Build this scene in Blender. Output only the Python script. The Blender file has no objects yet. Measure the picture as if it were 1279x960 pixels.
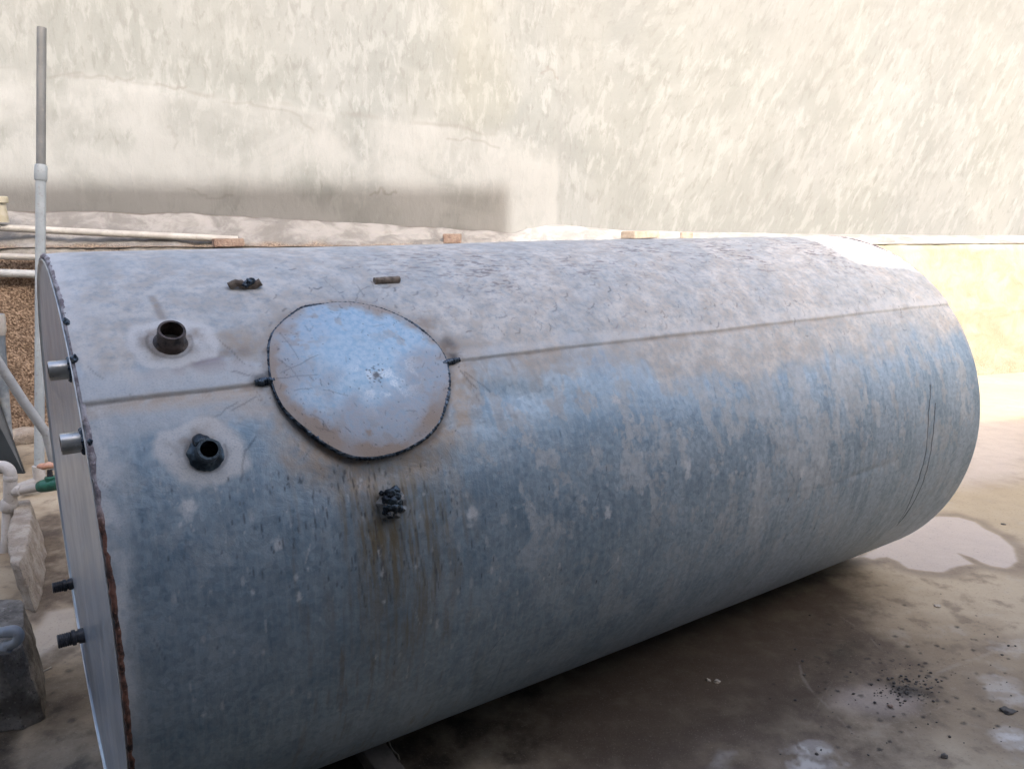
import bpy, bmesh, math, random
import numpy as np
from mathutils import Vector, Matrix, noise as mnoise

random.seed(7)
rng = np.random.default_rng(7)
scene = bpy.context.scene
col = scene.collection

# ------------------------------------------------------------------ camera
F_PX, PITCH, H = 984.5, 0.2127, 1.487
cam_d = bpy.data.cameras.new('camera')
cam_d.sensor_fit = 'HORIZONTAL'
cam_d.sensor_width = 36.0
cam_d.lens = F_PX / 1279.0 * 36.0
cam_d.clip_start = 0.02
cam_d.clip_end = 500
cam = bpy.data.objects.new('camera', cam_d)
cam.location = (0, 0, H)
cam.rotation_euler = (math.pi / 2 - PITCH, 0, 0)
col.objects.link(cam)
scene.camera = cam

# ------------------------------------------------------------------ survey helpers
# the photo was surveyed once: these turn a photo reading into a point on a real surface
FW = np.array([0, math.cos(PITCH), -math.sin(PITCH)])
UP = np.array([0, math.sin(PITCH), math.cos(PITCH)])
RT = np.array([1.0, 0, 0])
O = np.array([0, 0, H])
YAW, RAD, LEN = 0.5878, 0.70, 2.938
C0 = np.array([-1.0707, 1.8277, RAD])
AX = np.array([math.cos(YAW), math.sin(YAW), 0.0])
PR = np.array([math.sin(YAW), -math.cos(YAW), 0.0])
ZV = np.array([0, 0, 1.0])


def ray(px, py):
    return FW + RT * (px - 639.5) / F_PX - UP * (py - 480) / F_PX


def ground(px, py, z=0.0):
    d = ray(px, py)
    return O + (z - H) / d[2] * d


def at_y(px, py, y):
    d = ray(px, py)
    return O + y / d[1] * d


def on_plane(px, py, p, n):
    d = ray(px, py)
    return O + ((p - O) @ n) / (d @ n) * d


def on_tank(px, py):
    """(s, v): metres along the tank and metres of arc round it"""
    d = ray(px, py)
    o = O - C0
    dd = d - AX * (d @ AX)
    oo = o - AX * (o @ AX)
    a = dd @ dd; b = 2 * dd @ oo; c = oo @ oo - RAD * RAD
    D = max(b * b - 4 * a * c, 0)
    X = O + (-b - math.sqrt(D)) / (2 * a) * d - C0
    return np.array([X @ AX, RAD * math.atan2(X[2], X @ PR)])


# ------------------------------------------------------------------ numpy noise
def vnoise(x, y, seed):
    r = np.random.default_rng(seed)
    T = r.random((256, 256)).astype(np.float32)
    xi = np.floor(x).astype(np.int64); yi = np.floor(y).astype(np.int64)
    fx = (x - xi).astype(np.float32); fy = (y - yi).astype(np.float32)
    fx = fx * fx * (3 - 2 * fx); fy = fy * fy * (3 - 2 * fy)
    x0 = xi % 256; x1 = (xi + 1) % 256; y0 = yi % 256; y1 = (yi + 1) % 256
    return (T[x0, y0] * (1 - fx) + T[x1, y0] * fx) * (1 - fy) + (T[x0, y1] * (1 - fx) + T[x1, y1] * fx) * fy


def fbm(x, y, seed, octv=4, gain=.5):
    s = 0; a = 1; t = 0
    for k in range(octv):
        s = s + a * vnoise(x * 2 ** k + 17.3 * k, y * 2 ** k + 9.1 * k, seed + k)
        t += a; a *= gain
    return s / t


def sst(a, b, x):
    t = np.clip((x - a) / (b - a), 0, 1)
    return t * t * (3 - 2 * t)


def seg_mask(m, X, Y, pts, w, val=1.0, soft=1.0):
    """stroke along pts (half-width w) maxed into m"""
    pts = np.asarray(pts, float)
    lo = pts.min(0) - 4 * w; hi = pts.max(0) + 4 * w
    idx = np.where((X > lo[0]) & (X < hi[0]) & (Y > lo[1]) & (Y < hi[1]))[0]
    if not len(idx):
        return
    x = X[idx]; y = Y[idx]
    best = np.full(len(idx), 1e9)
    for a, b in zip(pts[:-1], pts[1:]):
        d = b - a
        t = np.clip(((x - a[0]) * d[0] + (y - a[1]) * d[1]) / (d @ d + 1e-12), 0, 1)
        q = (x - a[0] - t * d[0]) ** 2 + (y - a[1] - t * d[1]) ** 2
        best = np.minimum(best, q)
    v = val * (1 - sst(w * (1 - soft * .6), w * (1 + soft), np.sqrt(best)))
    m[idx] = np.maximum(m[idx], v)


def blob(m, X, Y, c, rx, ry, val=1.0, jag=0.0, inner=.5, seed=0, n=None):
    lo = (c[0] - 2.2 * rx, c[1] - 2.2 * ry); hi = (c[0] + 2.2 * rx, c[1] + 2.2 * ry)
    idx = np.where((X > lo[0]) & (X < hi[0]) & (Y > lo[1]) & (Y < hi[1]))[0]
    if not len(idx):
        return
    x = (X[idx] - c[0]) / rx; y = (Y[idx] - c[1]) / ry
    r = np.sqrt(x * x + y * y)
    if jag:
        r = r + jag * (fbm(x * 2.3 + 50 + seed, y * 2.3 + 50, 90 + seed, 4) - .5) * 2
    v = val * (1 - sst(inner, 1.0, r))
    m[idx] = np.maximum(m[idx], v)


def poly_sd(X, Y, poly):
    """signed distance, negative inside"""
    poly = np.asarray(poly, float)
    d2 = np.full(X.shape, 1e9); ins = np.zeros(X.shape, bool)
    for a, b in zip(poly, np.roll(poly, -1, 0)):
        d = b - a
        t = np.clip(((X - a[0]) * d[0] + (Y - a[1]) * d[1]) / (d @ d + 1e-12), 0, 1)
        d2 = np.minimum(d2, (X - a[0] - t * d[0]) ** 2 + (Y - a[1] - t * d[1]) ** 2)
        c = (a[1] > Y) != (b[1] > Y)
        ins ^= c & (X < (b[0] - a[0]) * (Y - a[1]) / (b[1] - a[1] + 1e-12) + a[0])
    d = np.sqrt(d2)
    return np.where(ins, -d, d)


# ------------------------------------------------------------------ object helpers
def tag(o, label=None, cat=None, group=None, kind=None):
    if label: o['label'] = label
    if cat: o['category'] = cat
    if group: o['group'] = group
    if kind: o['kind'] = kind
    return o


def empty(name, loc=(0, 0, 0)):
    o = bpy.data.objects.new(name, None)
    o.empty_display_size = .05
    o.location = loc
    col.objects.link(o)
    return o


def link(name, me, mat, parent=None, smooth=True):
    o = bpy.data.objects.new(name, me)
    col.objects.link(o)
    if mat: me.materials.append(mat)
    if smooth:
        me.polygons.foreach_set('use_smooth', [True] * len(me.polygons))
    if parent:
        o.parent = parent
        bpy.context.view_layer.update()
        o.matrix_parent_inverse = parent.matrix_world.inverted()
    return o


def mesh(verts, faces):
    me = bpy.data.meshes.new('m')
    me.from_pydata([tuple(v) for v in verts], [], faces)
    me.update()
    return me


def grid_mesh(P, nu, nv, wrap_v=False):
    """P (nu*nv,3) indexed i*nv+j"""
    me = bpy.data.meshes.new('m')
    i = np.arange(nu - 1)[:, None]
    jn = nv if wrap_v else nv - 1
    j = np.arange(jn)[None]
    j1 = (j + 1) % nv
    q = np.stack([i * nv + j, (i + 1) * nv + j, (i + 1) * nv + j1, i * nv + j1], -1).reshape(-1, 4)
    nf = len(q)
    me.vertices.add(len(P)); me.vertices.foreach_set('co', np.ascontiguousarray(P, np.float32).ravel())
    me.loops.add(nf * 4); me.loops.foreach_set('vertex_index', q.astype(np.int32).ravel())
    me.polygons.add(nf)
    me.polygons.foreach_set('loop_start', np.arange(0, nf * 4, 4, dtype=np.int32))
    me.update(calc_edges=True)
    return me


def attr(me, name, ch):
    a = me.attributes.new(name, 'FLOAT_COLOR', 'POINT')
    n = len(me.vertices)
    buf = np.zeros((n, 4), np.float32)
    for k, c in enumerate(ch):
        buf[:, k] = c
    a.data.foreach_set('color', buf.ravel())


def frames(pts):
    pts = [Vector(p) for p in pts]
    n = len(pts)
    T = []
    for i in range(n):
        a = pts[max(i - 1, 0)]; b = pts[min(i + 1, n - 1)]
        T.append((b - a).normalized())
    ref = Vector((0, 0, 1)) if abs(T[0].z) < .9 else Vector((1, 0, 0))
    N = (ref - T[0] * ref.dot(T[0])).normalized()
    out = []
    for i in range(n):
        N = (N - T[i] * N.dot(T[i])).normalized()
        out.append((pts[i], T[i], N, T[i].cross(N)))
    return out


def tube_geo(pts, r, seg=16, caps=True, closed=False, jit=0.0, hollow=0.0):
    """a tube along pts; r number or list; hollow = wall thickness leaves open mouths"""
    fr = frames(pts)
    n = len(fr)
    rr = r if hasattr(r, '__len__') else [r] * n
    V = []; Fc = []

    def ring(i, rad):
        p, t, a, b = fr[i]
        base = len(V)
        for k in range(seg):
            an = 2 * math.pi * k / seg
            q = rad * (1 + (random.uniform(-jit, jit) if jit else 0))
            V.append(p + (a * math.cos(an) + b * math.sin(an)) * q)
        return base
    seq = [ring(i, rr[i]) for i in range(n)]
    if hollow:
        seq += [ring(i, rr[i] - hollow) for i in range(n - 1, -1, -1)]
        seq.append(seq[0])
    elif closed:
        seq.append(seq[0])
    for a, b in zip(seq[:-1], seq[1:]):
        for k in range(seg):
            k1 = (k + 1) % seg
            Fc.append((a + k, a + k1, b + k1, b + k))
    if caps and not closed and not hollow:
        Fc.append(tuple(reversed(range(seq[0], seq[0] + seg))))
        Fc.append(tuple(range(seq[-1], seq[-1] + seg)))
    return V, Fc


def merge(parts):
    V = []; Fc = []
    for v, f in parts:
        b = len(V)
        V += [tuple(x) for x in v]
        Fc += [tuple(i + b for i in q) for q in f]
    return V, Fc


def fix_normals(me):
    bm = bmesh.new(); bm.from_mesh(me)
    bmesh.ops.recalc_face_normals(bm, faces=bm.faces)
    bm.to_mesh(me); bm.free()


def sharp(o, deg=35):
    me = o.data
    bm = bmesh.new(); bm.from_mesh(me)
    bmesh.ops.recalc_face_normals(bm, faces=bm.faces)
    for e in bm.edges:
        if len(e.link_faces) == 2 and e.calc_face_angle(0) > math.radians(deg):
            e.smooth = False
    bm.to_mesh(me); bm.free()


def tube(name, pts, r, mat, parent=None, seg=16, **k):
    V, Fc = tube_geo(pts, r, seg, **k)
    o = link(name, mesh(V, Fc), mat, parent)
    sharp(o, 40)
    return o


def arc_pts(a, b, c, r, n=8):
    """points of a fillet of radius r at corner b of the path a-b-c"""
    a, b, c = Vector(a), Vector(b), Vector(c)
    u = (a - b).normalized(); w = (c - b).normalized()
    th = u.angle(w)
    t = r / math.tan(th / 2)
    p0 = b + u * t; p1 = b + w * t
    ctr = b + (u + w).normalized() * (r / math.sin(th / 2))
    out = []
    d0 = p0 - ctr; d1 = p1 - ctr
    for i in range(n + 1):
        out.append(ctr + d0.normalized().slerp(d1.normalized(), i / n) * r)
    return out


def rough_prism(name, top, zb, mat, parent=None, cuts=5, amp=.008, bevel=.012, scale=14.0, lean=None):
    """an irregular cast block: outline at its top (xyz list), carried down to zb"""
    bm = bmesh.new()
    n = len(top)
    tv = [bm.verts.new(p) for p in top]
    lean = lean or (0, 0)
    bv = [bm.verts.new((p[0] + lean[0], p[1] + lean[1], zb)) for p in top]
    bm.faces.new(tv); bm.faces.new(list(reversed(bv)))
    for i in range(n):
        bm.faces.new((tv[i], bv[i], bv[(i + 1) % n], tv[(i + 1) % n]))
    bmesh.ops.recalc_face_normals(bm, faces=bm.faces)
    if bevel:
        bmesh.ops.bevel(bm, geom=bm.edges[:], offset=bevel, segments=2, affect='EDGES', profile=.6)
    bmesh.ops.triangulate(bm, faces=bm.faces[:])
    for it in range(cuts):
        L = .02 if cuts > 4 else .03
        es = [e for e in bm.edges if e.calc_length() > L]
        if not es: break
        bmesh.ops.subdivide_edges(bm, edges=es, cuts=1)
        bmesh.ops.triangulate(bm, faces=bm.faces[:])
    bm.normal_update()
    for v in bm.verts:
        d = mnoise.fractal(v.co * scale, 1.0, 2.0, 4) * amp
        v.co += v.normal * d
    me = bpy.data.meshes.new('m'); bm.to_mesh(me); bm.free()
    return link(name, me, mat, parent)


# ------------------------------------------------------------------ materials
class NT:
    def __init__(s, name):
        s.m = bpy.data.materials.new(name); s.m.use_nodes = True
        s.t = s.m.node_tree; s.n = s.t.nodes; s.l = s.t.links
        s.b = s.n['Principled BSDF']

    def new(s, typ, **k):
        n = s.n.new(typ)
        for a, v in k.items(): setattr(n, a, v)
        return n

    def put(s, sock, v):
        if isinstance(v, bpy.types.NodeSocket): s.l.new(v, sock)
        elif hasattr(v, '__len__') and len(v) == 3 and sock.type == 'RGBA': sock.default_value = (*v, 1)
        else: sock.default_value = v

    def coord(s, kind='Object'):
        return s.new('ShaderNodeTexCoord').outputs[kind]

    def mapping(s, vec, scale=(1, 1, 1), rot=(0, 0, 0)):
        m = s.new('ShaderNodeMapping')
        s.l.new(vec, m.inputs['Vector']); m.inputs['Scale'].default_value = scale; m.inputs['Rotation'].default_value = rot
        return m.outputs[0]

    def noise(s, vec, scale, detail=5, rough=.55, dist=0.0):
        n = s.new('ShaderNodeTexNoise')
        s.l.new(vec, n.inputs['Vector'])
        n.inputs['Scale'].default_value = scale; n.inputs['Detail'].default_value = detail
        n.inputs['Roughness'].default_value = rough; n.inputs['Distortion'].default_value = dist
        return n.outputs['Fac']

    def vor(s, vec, scale, feature='F1', out='Distance'):
        n = s.new('ShaderNodeTexVoronoi', feature=feature)
        s.l.new(vec, n.inputs['Vector']); n.inputs['Scale'].default_value = scale
        return n.outputs[out]

    def ramp(s, fac, a, b, ca=0.0, cb=1.0):
        n = s.new('ShaderNodeMapRange', interpolation_type='SMOOTHSTEP')
        s.put(n.inputs['Value'], fac)
        n.inputs['From Min'].default_value = a; n.inputs['From Max'].default_value = b
        n.inputs['To Min'].default_value = ca; n.inputs['To Max'].default_value = cb
        return n.outputs['Result']

    def math(s, op, a, b=0.0, clamp=False):
        n = s.new('ShaderNodeMath', operation=op, use_clamp=clamp)
        s.put(n.inputs[0], a); s.put(n.inputs[1], b)
        return n.outputs[0]

    def mix(s, fac, a, b, blend='MIX'):
        n = s.new('ShaderNodeMix', data_type='RGBA', blend_type=blend)
        s.put(n.inputs['Factor'], fac)
        s.put(n.inputs[6], a); s.put(n.inputs[7], b)
        return n.outputs[2]

    def attr(s, name):
        n = s.new('ShaderNodeAttribute', attribute_name=name)
        sp = s.new('ShaderNodeSeparateColor')
        s.l.new(n.outputs['Color'], sp.inputs[0])
        return sp.outputs[0], sp.outputs[1], sp.outputs[2], n.outputs['Alpha']

    def bump(s, h, strength=.3, dist=.01, prev=None):
        n = s.new('ShaderNodeBump')
        s.l.new(h, n.inputs['Height']); n.inputs['Strength'].default_value = strength; n.inputs['Distance'].default_value = dist
        if prev: s.l.new(prev, n.inputs['Normal'])
        return n.outputs[0]

    def out(s, color=None, rough=None, metal=None, normal=None, spec=None):
        if color is not None: s.put(s.b.inputs['Base Color'], color)
        if rough is not None: s.put(s.b.inputs['Roughness'], rough)
        if metal is not None: s.put(s.b.inputs['Metallic'], metal)
        if normal is not None: s.l.new(normal, s.b.inputs['Normal'])
        if spec is not None: s.b.inputs['Specular IOR Level'].default_value = spec
        return s.m


def mat_simple(name, c1, c2, scale=20, rough=.5, metal=0.0, bump=.2, bscale=60, dist=.002, detail=5):
    t = NT(name); co = t.coord()
    n = t.ramp(t.noise(co, scale, detail, .6), .35, .65)
    nb = t.noise(co, bscale, 4, .6)
    return t.out(t.mix(n, c1, c2), t.ramp(nb, .3, .7, rough * .8, min(1, rough * 1.2)), metal, t.bump(nb, bump, dist))


def mat_shell(name='weathered_galvanised_sheet'):
    t = NT(name); co = t.coord('UV')
    dust, white, brown, soot = t.attr('stain_a')
    blue, streak, mauve, tan = t.attr('stain_b')
    st = t.noise(t.mapping(co, (1, .12, 1)), 90, 6, .65)          # runs down the sheet
    sp = t.noise(co, 55, 6, .62)
    fine = t.noise(co, 260, 4, .6)
    big = t.noise(co, 9, 6, .62, .4)
    spg = t.vor(co, 85, out='Color')
    sps = t.new('ShaderNodeSeparateColor'); t.l.new(spg, sps.inputs[0]); spg = sps.outputs[0]
    base = t.mix(t.ramp(t.math('ADD', t.math('MULTIPLY', big, .5), t.math('MULTIPLY', sp, .5)), .34, .66), (.185, .262, .325), (.33, .40, .445))
    base = t.mix(t.math('MULTIPLY', t.ramp(st, .42, .66), .28), base, (.46, .50, .52))
    base = t.mix(t.math('MULTIPLY', t.ramp(sp, .54, .7), .28), base, (.10, .135, .17))
    base = t.mix(t.math('MULTIPLY', blue, t.ramp(sp, .3, .6, .5, 1)), base, (.43, .50, .553))
    base = t.mix(.16, base, t.mix(t.ramp(t.math('FRACT', t.math('MULTIPLY', spg, 7.3)), 0, 1), (.25, .25, .25), (.75, .75, .75)), 'OVERLAY')
    dn = t.math('MULTIPLY', dust, t.ramp(t.math('ADD', t.math('MULTIPLY', sp, .7), t.math('MULTIPLY', fine, .3)), .32, .6, .45, 1), True)
    dcol = t.mix(t.ramp(t.noise(co, 16, 5, .6), .38, .62), (.52, .468, .41), (.655, .612, .555))
    base = t.mix(dn, base, dcol)
    base = t.mix(t.math('MULTIPLY', tan, t.ramp(sp, .3, .6, .6, 1)), base, (.40, .325, .255))
    base = t.mix(t.math('MULTIPLY', streak, t.ramp(st, .35, .6, .35, 1)), base, (.205, .158, .088))
    base = t.mix(t.math('MULTIPLY', brown, t.ramp(sp, .3, .62, .55, 1)), base, (.235, .163, .11))
    base = t.mix(t.math('MULTIPLY', mauve, t.ramp(fine, .3, .6, .6, 1)), base, (.155, .105, .12))
    base = t.mix(t.math('MULTIPLY', white, t.ramp(fine, .28, .55, .55, 1)), base, (.68, .66, .63))
    base = t.mix(soot, base, (.022, .026, .034))
    cover = t.math('MAXIMUM', t.math('MAXIMUM', dn, white), t.math('MAXIMUM', brown, soot))
    metal = t.ramp(cover, 0, .8, .50, .04)
    rough = t.math('ADD', t.ramp(cover, 0, .8, .50, .76), t.ramp(sp, .3, .7, -.06, .08))
    h = t.math('ADD', t.math('MULTIPLY', fine, .35), t.math('MULTIPLY', sp, .65))
    nrm = t.bump(h, .22, .003)
    nrm = t.bump(big, .15, .02, nrm)
    return t.out(base, rough, metal, nrm)


def mat_cap():
    t = NT('streaked_steel_plate'); co = t.coord()
    st = t.noise(t.mapping(co, (3.2, 3.2, .5)), 3.0, 4, .5)
    sp = t.noise(co, 9, 5, .6)
    base = t.mix(t.ramp(st, .36, .62), (.36, .42, .495), (.49, .54, .60))
    base = t.mix(t.ramp(sp, .5, .7, 0, .6), base, (.38, .37, .40))
    return t.out(base, t.ramp(sp, .3, .7, .28, .42), .7, t.bump(t.math('ADD', t.math('MULTIPLY', st, .4), t.math('MULTIPLY', sp, .8)), .15, .012))


def mat_cover():
    t = NT('scratched_cover_plate'); co = t.coord('UV')
    dust, white, tan, soot = t.attr('stain_a')
    sp = t.noise(co, 75, 6, .65); fine = t.noise(co, 300, 4, .6); big = t.noise(co, 9, 4, .55)
    base = t.mix(t.ramp(sp, .35, .65), (.31, .46, .58), (.44, .555, .64))
    base = t.mix(t.math('MULTIPLY', dust, t.ramp(sp, .3, .6, .5, 1)), base, (.43, .44, .47))
    base = t.mix(t.math('MULTIPLY', tan, t.ramp(big, .3, .6, .6, 1)), base, (.37, .29, .23))
    base = t.mix(t.math('MULTIPLY', white, t.ramp(fine, .35, .55)), base, (.68, .72, .74))
    base = t.mix(soot, base, (.06, .06, .065))
    cov = t.math('MAXIMUM', tan, t.math('MULTIPLY', dust, .8))
    return t.out(base, t.ramp(cov, 0, .9, .52, .75), t.ramp(cov, 0, .9, .35, .05), t.bump(t.math('ADD', t.math('MULTIPLY', fine, .4), sp), .25, .003))


def mat_weld():
    t = NT('dark_weld_bead'); co = t.coord()
    n = t.noise(co, 70, 4, .6); v = t.vor(co, 120)
    base = t.mix(t.ramp(n, .4, .62), (.022, .032, .045), (.12, .15, .18))
    return t.out(base, .38, .75, t.bump(v, .6, .004))


def mat_rim_weld():
    t = NT('rusty_rim_weld'); co = t.coord()
    rust = t.attr('stain_a')[0]
    n = t.noise(co, 40, 5, .65); f = t.noise(co, 160, 4, .6)
    top = t.mix(t.ramp(n, .4, .6), (.20, .165, .17), (.46, .42, .42))
    low = t.mix(t.ramp(n, .38, .6), (.035, .02, .016), (.19, .085, .055))
    low = t.mix(t.ramp(f, .6, .7), low, (.34, .20, .15))
    return t.out(t.mix(rust, top, low), .8, .1, t.bump(f, .7, .005))


def mat_floor():
    t = NT('stained_concrete_floor'); co = t.coord()
    wet_shade, pale, dark, sand = t.attr('stain_a')
    white, line, oil, rim = t.attr('stain_b')
    b1 = t.noise(co, 1.6, 7, .6, .3); b2 = t.noise(co, 9, 6, .62); fine = t.noise(co, 90, 5, .65)
    base = t.mix(t.ramp(b1, .36, .64), (.285, .222, .15), (.445, .37, .268))
    base = t.mix(t.ramp(b2, .5, .66, 0, .6), base, (.165, .13, .098))
    base = t.mix(t.ramp(b2, .30, .42, .35, 0), base, (.41, .37, .31))
    base = t.mix(t.math('MULTIPLY', sand, t.ramp(b2, .3, .6, .55, 1)), base, (.44, .36, .245))
    base = t.mix(t.math('MULTIPLY', wet_shade, t.ramp(b2, .3, .65, .7, 1)), base, (.024, .018, .014))  # near-black tone: shade round the tank painted in together with damp
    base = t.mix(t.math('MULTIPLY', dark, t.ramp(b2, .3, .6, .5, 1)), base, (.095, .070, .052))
    base = t.mix(t.math('MULTIPLY', pale, t.ramp(fine, .3, .6, .75, 1)), base, (.50, .435, .39))
    base = t.mix(rim, base, (.17, .135, .11))
    base = t.mix(t.math('MULTIPLY', white, t.ramp(b2, .3, .6, .6, 1)), base, (.62, .60, .57))
    base = t.mix(line, base, (.42, .38, .33))
    base = t.mix(oil, base, (.020, .019, .018))
    base = t.mix(t.ramp(fine, .56, .70, 0, .45), base, (.12, .10, .085))
    base = t.mix(t.ramp(t.noise(co, 210, 3, .7), .58, .72, 0, .4), base, (.40, .36, .30))
    rough = t.math('SUBTRACT', t.ramp(b2, .3, .7, .68, .88), t.math('MULTIPLY', t.math('MAXIMUM', wet_shade, t.math('MULTIPLY', pale, .6)), .33))
    h = t.math('ADD', t.math('MULTIPLY', fine, .35), b2)
    nrm = t.bump(h, .35, .006)
    return t.out(base, rough, 0.0, nrm, .28)


def mat_plaster():
    t = NT('troweled_cement_render'); uv = t.coord('UV')
    yel, grey, rough_a, crack = t.attr('stain_a')
    warp = t.noise(uv, 1.1, 3, .5)
    m = t.mapping(uv, (1, .36, 1))
    st = t.noise(m, 12, 9, .66, .35)
    st2 = t.noise(t.mapping(uv, (1, .35, 1)), 22, 7, .65, .4)
    cl = t.noise(uv, 1.7, 5, .6, .6)
    fine = t.noise(uv, 60, 5, .6)
    base = t.mix(t.ramp(cl, .36, .64), (.127, .130, .125), (.150, .152, .147))
    base = t.mix(t.ramp(st, .49, .60, 0, .66), base, (.178, .180, .175))
    base = t.mix(t.ramp(st2, .52, .64, 0, .52), base, (.103, .103, .097))
    base = t.mix(t.math('MULTIPLY', yel, .40), base, (.168, .160, .128))
    base = t.mix(t.math('MULTIPLY', rough_a, t.ramp(cl, .3, .6, .4, 1)), base, (.188, .187, .181))
    base = t.mix(t.math('MULTIPLY', grey, t.ramp(st, .35, .55, .4, .8)), base, (.122, .121, .117))
    base = t.mix(crack, base, (.10, .09, .08))
    h = t.math('ADD', t.math('MULTIPLY', st, 1.0), t.math('ADD', t.math('MULTIPLY', st2, .6), t.math('MULTIPLY', fine, .22)))
    base = t.mix(t.ramp(t.noise(uv, 130, 4, .7), .55, .75, 0, .30), base, (.095, .094, .088))
    return t.out(base, .9, 0.0, t.bump(h, .36, .02), .25)


def mat_plinth():
    t = NT('plinth_render_and_pebbledash'); co = t.coord()
    yel, peb, hau, crack = t.attr('stain_a')
    n = t.noise(co, 5, 7, .65, .5); f = t.noise(co, 70, 4, .6); v = t.vor(co, 75); vc = t.vor(co, 75, out='Color')
    base = t.mix(t.ramp(n, .36, .64), (.18, .17, .15), (.27, .26, .24))
    base = t.mix(yel, base, t.mix(t.ramp(n, .36, .64), (.205, .185, .132), (.25, .233, .18)))
    pebc = t.mix(t.ramp(f, .38, .62), (.105, .068, .045), (.36, .265, .19))
    pebc = t.mix(t.ramp(n, .42, .66, 0, .6), pebc, (.12, .085, .062))
    base = t.mix(peb, base, pebc)
    base = t.mix(hau, base, t.mix(t.ramp(n, .38, .62), (.17, .163, .155), (.27, .262, .25)))
    base = t.mix(crack, base, (.09, .075, .065))
    hh = t.math('ADD', t.math('MULTIPLY', f, .5), t.math('MULTIPLY', t.math('MULTIPLY', v, peb), 1.2))
    return t.out(base, .92, 0.0, t.bump(hh, .6, .012, t.bump(n, .4, .03)), .25)


def mat_concrete(name, c1, c2, hole=(.05, .045, .04)):
    t = NT(name); co = t.coord()
    n = t.noise(co, 12, 6, .62); f = t.noise(co, 110, 5, .65); v = t.vor(co, 45)
    base = t.mix(t.ramp(n, .36, .64), c1, c2)
    base = t.mix(t.ramp(f, .56, .70, 0, .7), base, hole)
    base = t.mix(t.ramp(v, .0, .22, .35, 0), base, (.5, .47, .43))
    return t.out(base, .92, 0.0, t.bump(t.math('ADD', f, t.math('MULTIPLY', v, .5)), .7, .01), .25)


def mat_pipe(name, c1, c2, rough=.5):
    t = NT(name); co = t.coord()
    n = t.noise(co, 8, 6, .6); f = t.noise(co, 70, 4, .6)
    base = t.mix(t.ramp(n, .4, .62), c1, c2)
    base = t.mix(t.ramp(f, .56, .7, 0, .5), base, (.24, .21, .18))
    return t.out(base, rough, 0.0, t.bump(f, .12, .002), .45)


M_SHELL = mat_shell(); M_CAP = mat_cap(); M_COVER = mat_cover(); M_WELD = mat_weld(); M_RIM = mat_rim_weld()
M_LIP = mat_simple('bright_cut_edge', (.45, .46, .46), (.70, .70, .68), 30, .42, .55)
M_NIP = mat_simple('galvanised_nipple', (.46, .45, .41), (.64, .63, .60), 25, .33, .8, .25, 90)
M_BURNT = mat_simple('heat_burnt_pipe', (.020, .018, .018), (.115, .085, .07), 42, .42, .55, .5, 90, .004)
M_BLUEB = mat_simple('blue_burnt_pipe', (.018, .026, .034), (.075, .105, .125), 35, .4, .6, .5, 90, .004)
M_BORE = mat_simple('black_bore', (.008, .008, .008), (.02, .018, .017), 30, .9)  # near-black inside of the open pipe mouths
M_SOCKET = mat_simple('scorched_socket', (.13, .13, .125), (.28, .28, .27), 30, .5, .4, .5, 70, .004)
M_TAR = mat_simple('black_slag', (.010, .014, .02), (.05, .07, .085), 40, .3, .5, .7, 60, .006)
M_LUG = mat_simple('rust_brown_lug', (.10, .075, .055), (.27, .215, .165), 60, .75, .15, .4, 120)
M_BLACKP = mat_simple('black_thread_plastic', (.016, .018, .022), (.05, .055, .065), 30, .42, .1)
M_PVC = mat_pipe('white_pvc_weathered', (.34, .325, .30), (.44, .425, .395))
M_PVCG = mat_pipe('grey_pvc', (.33, .345, .355), (.43, .445, .45))
M_POLE = mat_pipe('grey_blue_pvc_pole', (.31, .345, .36), (.385, .42, .43)); M_POLEU = mat_pipe('dull_grey_pvc_pole', (.14, .145, .142), (.18, .185, .18))
M_PVCD = mat_pipe('dusty_pvc', (.40, .375, .35), (.52, .495, .47), .6)
M_HOOK = mat_pipe('blue_grey_pvc', (.21, .235, .27), (.28, .31, .345))
M_BLUEP = mat_pipe('blue_hose', (.13, .16, .19), (.30, .33, .35))
M_GREEN = mat_simple('green_valve_plastic', (.012, .085, .055), (.03, .15, .105), 30, .4)
M_HANDLE = mat_simple('faded_orange_handle', (.50, .22, .13), (.62, .36, .25), 40, .55)
M_BOARD = mat_simple('black_sheet', (.012, .017, .02), (.03, .037, .042), 6, .35, 0, .15, 14)
M_CREAM = mat_simple('cream_fitting', (.36, .33, .235), (.44, .41, .32), 20, .5)
M_FLOOR = mat_floor(); M_PLASTER = mat_plaster(); M_PLINTH = mat_plinth()
M_KERB = mat_concrete('old_concrete', (.30, .25, .20), (.44, .39, .33))
M_BLOCK = mat_concrete('grey_rough_concrete', (.11, .102, .092), (.235, .22, .20), (.02, .02, .018))
M_BRICK = mat_concrete('old_brick', (.22, .150, .118), (.32, .245, .20), (.10, .08, .065))
M_PALEB = mat_concrete('pale_brick', (.25, .195, .15), (.32, .265, .215), (.12, .09, .07))
M_STONE = mat_simple('dark_gravel', (.028, .027, .027), (.12, .11, .10), 50, .85)
M_PEBB = mat_simple('pale_stone', (.38, .33, .27), (.52, .47, .40), 30, .85)
M_WIRE = mat_simple('pale_cord', (.38, .34, .28), (.52, .48, .42), 30, .8)
M_WOOD = mat_simple('dusty_timber', (.13, .115, .10), (.20, .175, .15), 12, .85)
M_BUILD = mat_simple('grey_render', (.14, .132, .122), (.19, .18, .168), 2, .9)

# ------------------------------------------------------------------ THE TANK
tank = empty('steel_tank', (C0[0] + AX[0] * LEN / 2, C0[1] + AX[1] * LEN / 2, 0))
tag(tank, 'large weathered blue grey steel tank lying on its side on the floor', 'tank')
bpy.context.view_layer.update()

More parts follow.
